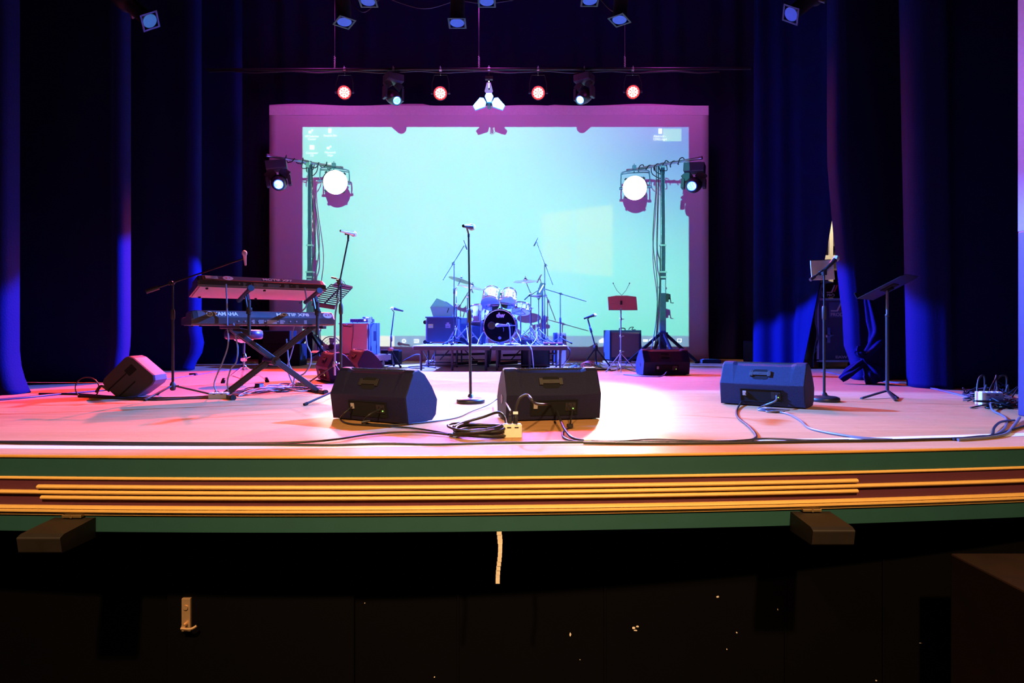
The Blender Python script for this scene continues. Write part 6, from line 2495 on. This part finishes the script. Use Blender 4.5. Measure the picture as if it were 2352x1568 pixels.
# pale frame seen in the gap above
d = 13.6
f = d / FPX
t = thing('white_frame', 'pale painted frame with a post and rails standing in the wings behind the opening', 'frame', ((1908 - CX) * f, d, 0))
zt = EYE + (HY - 410) * f
M_FRAME = mat('cream_gloss', (.80, .74, .60), .4)
b = MB()
b.box((-.0, 0, zt / 2), (.075, .06, zt))
b.box((1.2, 0, zt / 2), (.075, .06, zt))
b.build('post', M_FRAME, t, bevel=.004)
b = MB()
for zp, hh in ((469, .075), (592, .10)):
    zz = EYE + (HY - zp) * f
    b.box((.2, 0, zz), (1.9, .05, hh))
b.build('rail', M_FRAME, t, bevel=.004)
t = thing('storage_shelf', 'dark shelving with jumbled gear in the wings behind the pale frame', 'shelf', (6.5, 14.3, 0))
b = MB()
for z in (.4, .9, 1.4, 1.9, 2.4, 2.9, 3.4):
    b.box((0, 0, z), (2.2, .5, .04))
for x in (-1.1, 0, 1.1):
    b.box((x, 0, 1.8), (.06, .5, 3.6))
b.build('rack', mat('brown_shelf', (.14, .09, .06), .7), t)
rg = random.Random(9)
b = MB()
for z in (.42, .92, 1.42, 1.92, 2.42):
    x = -1.0
    while x < 1.0:
        wv = rg.uniform(.1, .3)
        hv = rg.uniform(.12, .4)
        b.box((x + wv / 2, -.02, z + hv / 2), (wv * .9, .35, hv))
        x += wv + .04
b.build('stored_gear', mat('stored_gear', (.16, .12, .10), .7, noise=.8, nscale=4), t)

# ================================================================== FLOOR BOXES AND CABLES
def outlet_box(loc, rz, label, n_out=4, m=M_CREAM, size=(.17, .12, .085)):
    t = thing('outlet_box', label, 'power box', loc, rz)
    w, dd, h = size
    MB().box((0, dd / 2, h / 2), (w, dd, h)).build('housing', m, t, bevel=.006)
    b = MB()
    for k in range(n_out):
        x = -w / 2 + w * (k + .5) / n_out
        b.box((x, dd * .3, h + .003), (w / n_out * .7, dd * .4, .006))
    b.build('socket_plate', M_WHITEPL, t, bevel=.002)
    b = MB()
    for k in range(2):
        b.box((-w * .2 + w * .4 * k, -.001, h * .82), (.024, .003, .007))
    b.build('slot_mark', M_BLACKPL, t)
    return t


def plug(b, p, d, s=1.0):
    p, d = V(p), V(d).normalized()
    b.cyl(p, p + d * .04 * s, .016 * s, .014 * s, n=10)
    b.cyl(p + d * .04 * s, p + d * .075 * s, .013 * s, .007 * s, n=10)


def fl(x, y, z=.008):
    p = floor_at(x, y)
    p.z = z
    return p


pb = fl(1178, 1006, 0)
ob = outlet_box((pb.x, pb.y, 0), R(4), 'cream outlet box on the apron beside the coil of black cable', 3, size=(.112, .10, .078))
for q, dq, sq, lab in (((pb.x - .018, pb.y + .03, .084), (0, 0, 1), .8, 'smaller black plug standing in the cream outlet box'), ((pb.x + .014, pb.y + .03, .084), (.1, 0, 1), .95, 'taller black plug with a white tag in the cream outlet box')):
    b = MB()
    plug(b, q, dq, sq)
    tag(b.build('power_plug', M_CABLE), lab, 'plug')
# power lead arching from the outlet box and along the apron to the right
p = V((pb.x + .016, pb.y + .03, .155))
cable('power_cable', [p + V((0, 0, -.03)), p + V((.006, 0, .03)), p + V((.03, .0, .085)), p + V((.075, .0, .10)), p + V((.125, -.01, .05)), fl(1272, 962, .09), fl(1298, 998, .03), fl(1330, 1014, .01), fl(1420, 1017), fl(1560, 1015), fl(1680, 1017), fl(1735, 1009), fl(1722, 985, .012), fl(1696, 962), fl(1692, 945), fl(1703, 930, .03), V((2.01, 5.85, .11))], .0085,
      'black power lead arching up from the cream outlet box and over to the apron line')
# white tags on the leads
b = MB().box(p + V((.0, -.012, -.005)), (.03, .006, .016))
tag(b.build('cable_tag', M_STICK), 'small white tag tied to the plug of the arching power lead', 'tag')
# coil of cable
cc = fl(1100, 1001, 0)
rg = random.Random(11)
b = MB()
pts = []
turns = 8
for i in range(turns * 26):
    a = i / 26 * 2 * PI
    k = i / (turns * 26)
    rr = .150 + .018 * math.sin(i * .045 * 3.1) + .012 * math.sin(a * 2.3)
    ox_ = .012 * math.sin(i * .021)
    pts.append(cc + V((rr * 1.02 * math.cos(a) + ox_, rr * .98 * math.sin(a) + .01 * math.cos(i * .05), .009 + .055 * k + .008 * math.sin(a * 1.5 + i * .1))))
b.tube(pts, .0075, 6)
b.tube(smooth_path([cc + V((-.155, -.02, .06)), cc + V((-.10, .09, .07)), cc + V((.02, .13, .10)), cc + V((.12, .08, .135)), cc + V((.165, -.0, .09)), cc + V((.14, -.11, .05)), cc + V((.0, -.16, .045))], 8), .009, 7)
tag(b.build('cable_coil', M_CABLE), 'thick coil of black cable lying on the apron beside the cream outlet box', 'cable')
# long black leads along the apron edge
xs = [-40, 150, 330, 480, 620, 760, 880, 1000, 1120, 1250, 1400, 1600]
ys = [1019, 1022, 1023, 1024, 1024, 1024, 1023, 1022, 1021, 1019, 1017, 1015]
cable('long_cable', [fl(x, y + 1.5 * math.sin(x * .02)) for x, y in zip(xs, ys)], .0068, 'long black cable lying along the white apron line from the far left')
xs = [-40, 120, 300, 520, 640, 720, 780, 850, 930, 990, 1030]
ys = [1018, 1019, 1021, 1022, 1021, 1019, 1013, 1002, 997, 999, 1003]
cable('long_cable', [fl(x, y, .010 if x < 700 else .014) for x, y in zip(xs, ys)], .0068, 'second black cable leaving the apron line for the cable coil')
xs = [1340, 1500, 1650, 1800, 1900, 1990, 2060, 2130, 2200, 2270, 2330, 2360]
ys = [1020, 1021, 1020, 1018, 1016, 1015, 1014, 1012, 1010, 1005, 988, 978]
cable('long_cable', [fl(x, y) for x, y in zip(xs, ys)], .0085, 'thick black cable along the white apron line on the right half of the stage')
xs = [1345, 1420, 1500, 1600, 1690, 1760, 1860, 1950]
cable('long_cable', [fl(x, 1019 - .006 * (x - 1345) - (4.5 if i in (2, 5) else 0), .012) for i, x in enumerate(xs)], .0062, 'black cable doubled beside the thick one along the right half of the apron line')
b = MB().box(fl(1349, 1016, .016), (.042, .05, .012))
tag(b.build('tape_wrap', M_TAPE, bevel=.004), 'pale tape wrapped around the cables on the apron line right of the coil', 'tape')
# lead of the left front wedge
cable('wedge_lead', [V((-.911, 4.757, .10)), V((-.98, 4.68, .07)), fl(838, 974, .01), fl(900, 978), fl(980, 972), fl(1045, 962), fl(1080, 948, .01), fl(1120, 938, .03), fl(1150, 935, .08), V((pb.x - .02, pb.y + .03, .17)), V((pb.x - .018, pb.y + .03, .13))], .006,
      'thin black lead running from the left front wedge across to the cream outlet box')
cable('wedge_lead', [V((-1.134, 4.886, .11)), V((-1.19, 4.83, .06)), fl(782, 966, .01), fl(800, 975), fl(850, 979), fl(940, 985), fl(1010, 995), fl(1040, 1002)], .006, 'thin black lead from the left front wedge to the cable coil')
b = MB()
plug(b, fl(830, 976, .018), (1, .2, .2), .8)
tag(b.build('connector', M_CABLE), 'small black connector on the floor under the left front wedge', 'connector')
cable('wedge_lead', [V((.42, 4.92, .10)), V((.43, 4.86, .07)), fl(1311, 974, .03), fl(1309, 982, .015), fl(1296, 992, .01), fl(1292, 1003), fl(1303, 1012), fl(1330, 1018)], .006, 'short dark lead dropping from the wedge beside the outlet box to the apron line')
b = MB().cyl(fl(1309, 984, .008), fl(1309, 984, .03), .022, n=14)
tag(b.build('cable_end', M_CABLE), 'round black connector on the floor below the wedge beside the outlet box', 'connector')
# lead of the right wedge, the blue light on it put into a paler colour
M_PALEC = mat('blue_lit_cable', (.12, .13, .17), .35)
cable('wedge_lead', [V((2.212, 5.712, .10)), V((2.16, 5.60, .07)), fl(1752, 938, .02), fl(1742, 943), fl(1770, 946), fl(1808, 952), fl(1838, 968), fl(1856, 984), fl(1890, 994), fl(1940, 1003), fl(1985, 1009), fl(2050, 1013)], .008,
      'blue-lit lead curving from the wedge with the blue-lit top to the apron line', M_PALEC)
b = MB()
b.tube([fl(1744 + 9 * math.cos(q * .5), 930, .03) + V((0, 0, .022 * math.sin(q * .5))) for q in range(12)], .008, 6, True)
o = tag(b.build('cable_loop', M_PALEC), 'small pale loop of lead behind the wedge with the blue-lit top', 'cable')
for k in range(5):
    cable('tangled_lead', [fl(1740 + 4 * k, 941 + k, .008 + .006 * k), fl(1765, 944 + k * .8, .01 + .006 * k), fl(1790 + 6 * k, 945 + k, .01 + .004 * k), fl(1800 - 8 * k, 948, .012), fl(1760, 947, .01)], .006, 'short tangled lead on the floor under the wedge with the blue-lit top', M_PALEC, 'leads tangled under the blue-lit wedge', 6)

# taped cable runs along the edges of the acting area
def cable_run(name, pts, n, label, m, r=.007, spread=.035):
    b = MB()
    rg = random.Random(len(pts) + n)
    for k in range(n):
        o_ = (k - (n - 1) / 2) * spread / max(1, n - 1) * 2
        q = [V(p) + V((rg.uniform(-.3, .3) * spread, o_ + rg.uniform(-.4, .4) * spread, .0)) for p in pts]
        b.tube(smooth_path(q, 6), r, 6)
    return tag(b.build(name, m), label, 'cable')


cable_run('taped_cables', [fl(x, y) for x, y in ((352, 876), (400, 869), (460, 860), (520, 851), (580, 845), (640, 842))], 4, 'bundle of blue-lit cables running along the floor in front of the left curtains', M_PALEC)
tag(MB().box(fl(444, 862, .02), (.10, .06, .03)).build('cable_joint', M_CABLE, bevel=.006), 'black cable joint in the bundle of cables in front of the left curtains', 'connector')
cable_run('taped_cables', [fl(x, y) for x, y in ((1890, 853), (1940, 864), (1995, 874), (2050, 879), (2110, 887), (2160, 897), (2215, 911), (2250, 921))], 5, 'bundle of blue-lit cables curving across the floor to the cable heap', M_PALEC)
cable_run('taped_cables', [fl(x, y) for x, y in ((-30, 922), (60, 914), (130, 907), (200, 901), (245, 897))], 2, 'pair of dark cables running from the far left edge to the tilted loudspeaker', M_CABLE, .010)
cable('floor_cable', [fl(x, y) for x, y in ((90, 906), (180, 907), (260, 913), (340, 916), (420, 915), (480, 912), (500, 911))], .011, 'black cable on the floor from the small tilted loudspeaker to the power strip')
cable('floor_cable', [fl(x, y, .010) for x, y in ((180, 912), (260, 916), (350, 920), (430, 917), (490, 915))], .010, 'second black cable nearer the apron, ending at the power strip')
b = MB()
b.tube([V((-4.12, 6.6, .09)) + V((.115 * math.cos(q * .2618), .02, .105 * math.sin(q * .2618))) for q in range(24)], .006, 6, True)
b.tube(smooth_path([V((-4.02, 6.6, .05)), V((-3.97, 6.6, .11)), V((-3.90, 6.62, .06))], 5), .014, 6)
tag(b.build('cable_loop', M_CABLE), 'loop of thin black cable standing up beside the small tilted loudspeaker', 'cable')

# power strips and boxes around the keyboards
sp = fl(500, 916, 0)
ob = outlet_box((sp.x, sp.y, 0), R(10), 'grey power strip on the floor at the near foot of the keyboard stand', 4, mat('grey_power_strip', (.32, .34, .38), .5), size=(.17, .12, .055))
sp = fl(693, 897, 0)
ob = outlet_box((sp.x, sp.y, 0), R(6), 'grey outlet box on the floor right of the crossed keyboard stand', 3, mat('olive_grey_box', (.22, .23, .19), .5), size=(.135, .11, .09))
sp = fl(588, 900, 0)
t = thing('foot_pedal', 'small dark foot pedal standing on the floor under the crossed keyboard stand', 'pedal', (sp.x, sp.y, 0), R(-12))
MB().box((0, .06, .04), (.085, .12, .08), taper=.62).build('body', M_BLACKPL, t, bevel=.004)
MB().box((0, .06, .083), (.055, .09, .008)).build('tread', M_RUBBER, t)
b = MB()
rg = random.Random(5)
for k in range(16):
    y0, y1 = rg.uniform(900, 912), rg.uniform(886, 900)
    pts = [fl(rg.uniform(520, 560), y0), fl(rg.uniform(570, 610), (y0 * .7 + y1 * .3), rg.uniform(.008, .05)), fl(rg.uniform(620, 660), (y0 * .4 + y1 * .6), rg.uniform(.008, .06)), fl(rg.uniform(665, 700), y1 + 3, rg.uniform(.008, .05)), fl(rg.uniform(705, 745), y1, .01)]
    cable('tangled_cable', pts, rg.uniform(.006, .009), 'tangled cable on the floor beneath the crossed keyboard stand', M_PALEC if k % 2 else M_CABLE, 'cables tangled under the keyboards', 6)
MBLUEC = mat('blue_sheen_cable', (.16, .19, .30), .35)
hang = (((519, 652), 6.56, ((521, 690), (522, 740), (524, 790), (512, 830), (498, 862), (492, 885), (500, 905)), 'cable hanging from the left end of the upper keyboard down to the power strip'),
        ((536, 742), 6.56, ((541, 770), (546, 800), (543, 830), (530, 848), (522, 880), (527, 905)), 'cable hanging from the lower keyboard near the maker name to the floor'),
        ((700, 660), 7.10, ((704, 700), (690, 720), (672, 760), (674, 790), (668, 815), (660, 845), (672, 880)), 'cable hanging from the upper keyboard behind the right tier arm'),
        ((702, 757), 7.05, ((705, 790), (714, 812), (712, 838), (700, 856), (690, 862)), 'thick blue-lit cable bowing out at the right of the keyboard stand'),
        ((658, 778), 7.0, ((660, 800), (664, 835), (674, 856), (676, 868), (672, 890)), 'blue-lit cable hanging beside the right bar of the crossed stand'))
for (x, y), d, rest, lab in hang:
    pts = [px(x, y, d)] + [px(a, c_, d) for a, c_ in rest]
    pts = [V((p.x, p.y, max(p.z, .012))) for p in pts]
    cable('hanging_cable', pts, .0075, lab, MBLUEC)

# heap of cables and outlet box at far right
sp = fl(2280, 932, 0)
ob = outlet_box((sp.x, sp.y, 0), R(-8), 'pale outlet box in the heap of cables at far right', 4, mat('pale_outlet_box', (.60, .62, .62), .5), size=(.17, .12, .115))
b = MB()
rg = random.Random(17)
for k in range(26):
    x = rg.uniform(2222, 2330)
    y = rg.uniform(903, 935)
    pts = []
    for q in range(5):
        pts.append(fl(min(2338, max(2212, x + rg.uniform(-45, 45))), min(938, max(900, y + rg.uniform(-10, 10))), max(.008, rg.gauss(.02, .028))))
    cable('heaped_cable', pts, rg.uniform(.005, .008), 'dark cable in the heap around the pale outlet box at far right', M_CABLE, 'cables heaped at far right', 6)
for x, a, lab in ((2262, .0, 'leftmost'), (2290, .4, 'middle'), (2312, -.3, 'rightmost')):
    b = MB()
    p0 = fl(x, 925, .12)
    b.tube(smooth_path([p0, p0 + V((-.02, -.02, .12)), p0 + V((-.08 + a * .1, -.04, .10)), p0 + V((-.12, -.08, -.02)), p0 + V((-.10, -.14, -.105))], 6), .008, 6)
    plug(b, p0 - V((0, 0, .02)), (0, -.3, 1), .9)
    tag(b.build('outlet_lead', M_CABLE), lab + ' of the three leads arching over the pale outlet box', 'cable', 'leads over the pale outlet box')
cable('floor_cable', [fl(x, y, z) for x, y, z in ((2275, 930, .06), (2278, 945, .02), (2300, 955, .008), (2312, 965, .008), (2308, 985, .008), (2290, 1000, .008))], .008, 'lead trailing from the pale outlet box down to the apron line at far right', M_PALEC)
cable('floor_cable', [fl(x, y, z) for x, y, z in ((2342, 965, .02), (2325, 985, .008), (2310, 1000, .008), (2270, 1008, .008), (2200, 1013, .008))], .010, 'dark cable coming from the proscenium edge onto the apron line', M_PALEC)
cable('floor_cable', [fl(x, y, z) for x, y, z in ((2330, 968, .01), (2300, 975, .02), (2284, 988, .02), (2278, 1003, .01), (2250, 1006, .01), (2190, 1012, .01))], .008, 'thinner lead arching beside the dark cable at the proscenium edge', M_CABLE)

# cables around the riser
cable('floor_cable', [px(968, 815, 11.2), px(955, 814, 11.4), px(938, 822, 11.6), px(915, 834, 11.9)] + [fl(890, 842), fl(862, 845)], .008, 'thin black cable looping from the left end of the riser to the floor')
cable('floor_cable', [fl(x, y) for x, y in ((1000, 845), (970, 842), (940, 843), (945, 846), (975, 846))], .009, 'black cable lying at the left foot of the riser')
cable('floor_cable', [px(1299, 795, 10.95), px(1309, 806, 10.95), px(1306, 822, 10.95), px(1298, 832, 11.0)] + [fl(1292, 845, .01)], .012, 'thick black cable bowing down over the right end of the riser')
b = MB()
rg = random.Random(8)
for k in range(8):
    pts = [fl(1310 + 18 * q + rg.uniform(-8, 8), 838 + rg.uniform(-4, 7), .01 + .02 * (q % 2)) for q in range(5)]
    cable('tangled_cable', pts, .007, 'tangled cable on the floor between the riser and the leaning short stand', M_PALEC, 'cables tangled right of the riser', 5)
b = MB()
for k in range(4):
    b.tube([fl(1346 + 3 * k, 845, .05) + V((.09 * math.cos(q * .5236), .02 * k, .045 * math.sin(q * .5236) + .008 * k)) for q in range(12)], .009, 5, True)
tag(b.build('cable_coil', mat('orange_cable', (.75, .22, .14), .45)), 'orange cable coiled at the foot of the leaning short stand', 'cable')
cable('floor_cable', [fl(x, y) for x, y in ((1380, 845), (1405, 852), (1430, 846), (1455, 853), (1490, 862), (1505, 860))], .008, 'dark lead snaking under the flat-desk music stand')
cable('floor_cable', [V((1.62, 9.9, .008)), V((1.80, 9.55, .008)), V((2.05, 9.45, .008)), V((2.2, 9.7, .06))], .008, 'pale lead at the back of the wedge below the right-hand lighting stand', M_PALEC)
b = MB().box(fl(1381, 850, .012), (.30, .05, .02))
tag(b.build('floor_bar', M_DARK), 'short black bar lying on the floor under the feet of the leaning short stand', 'bar')
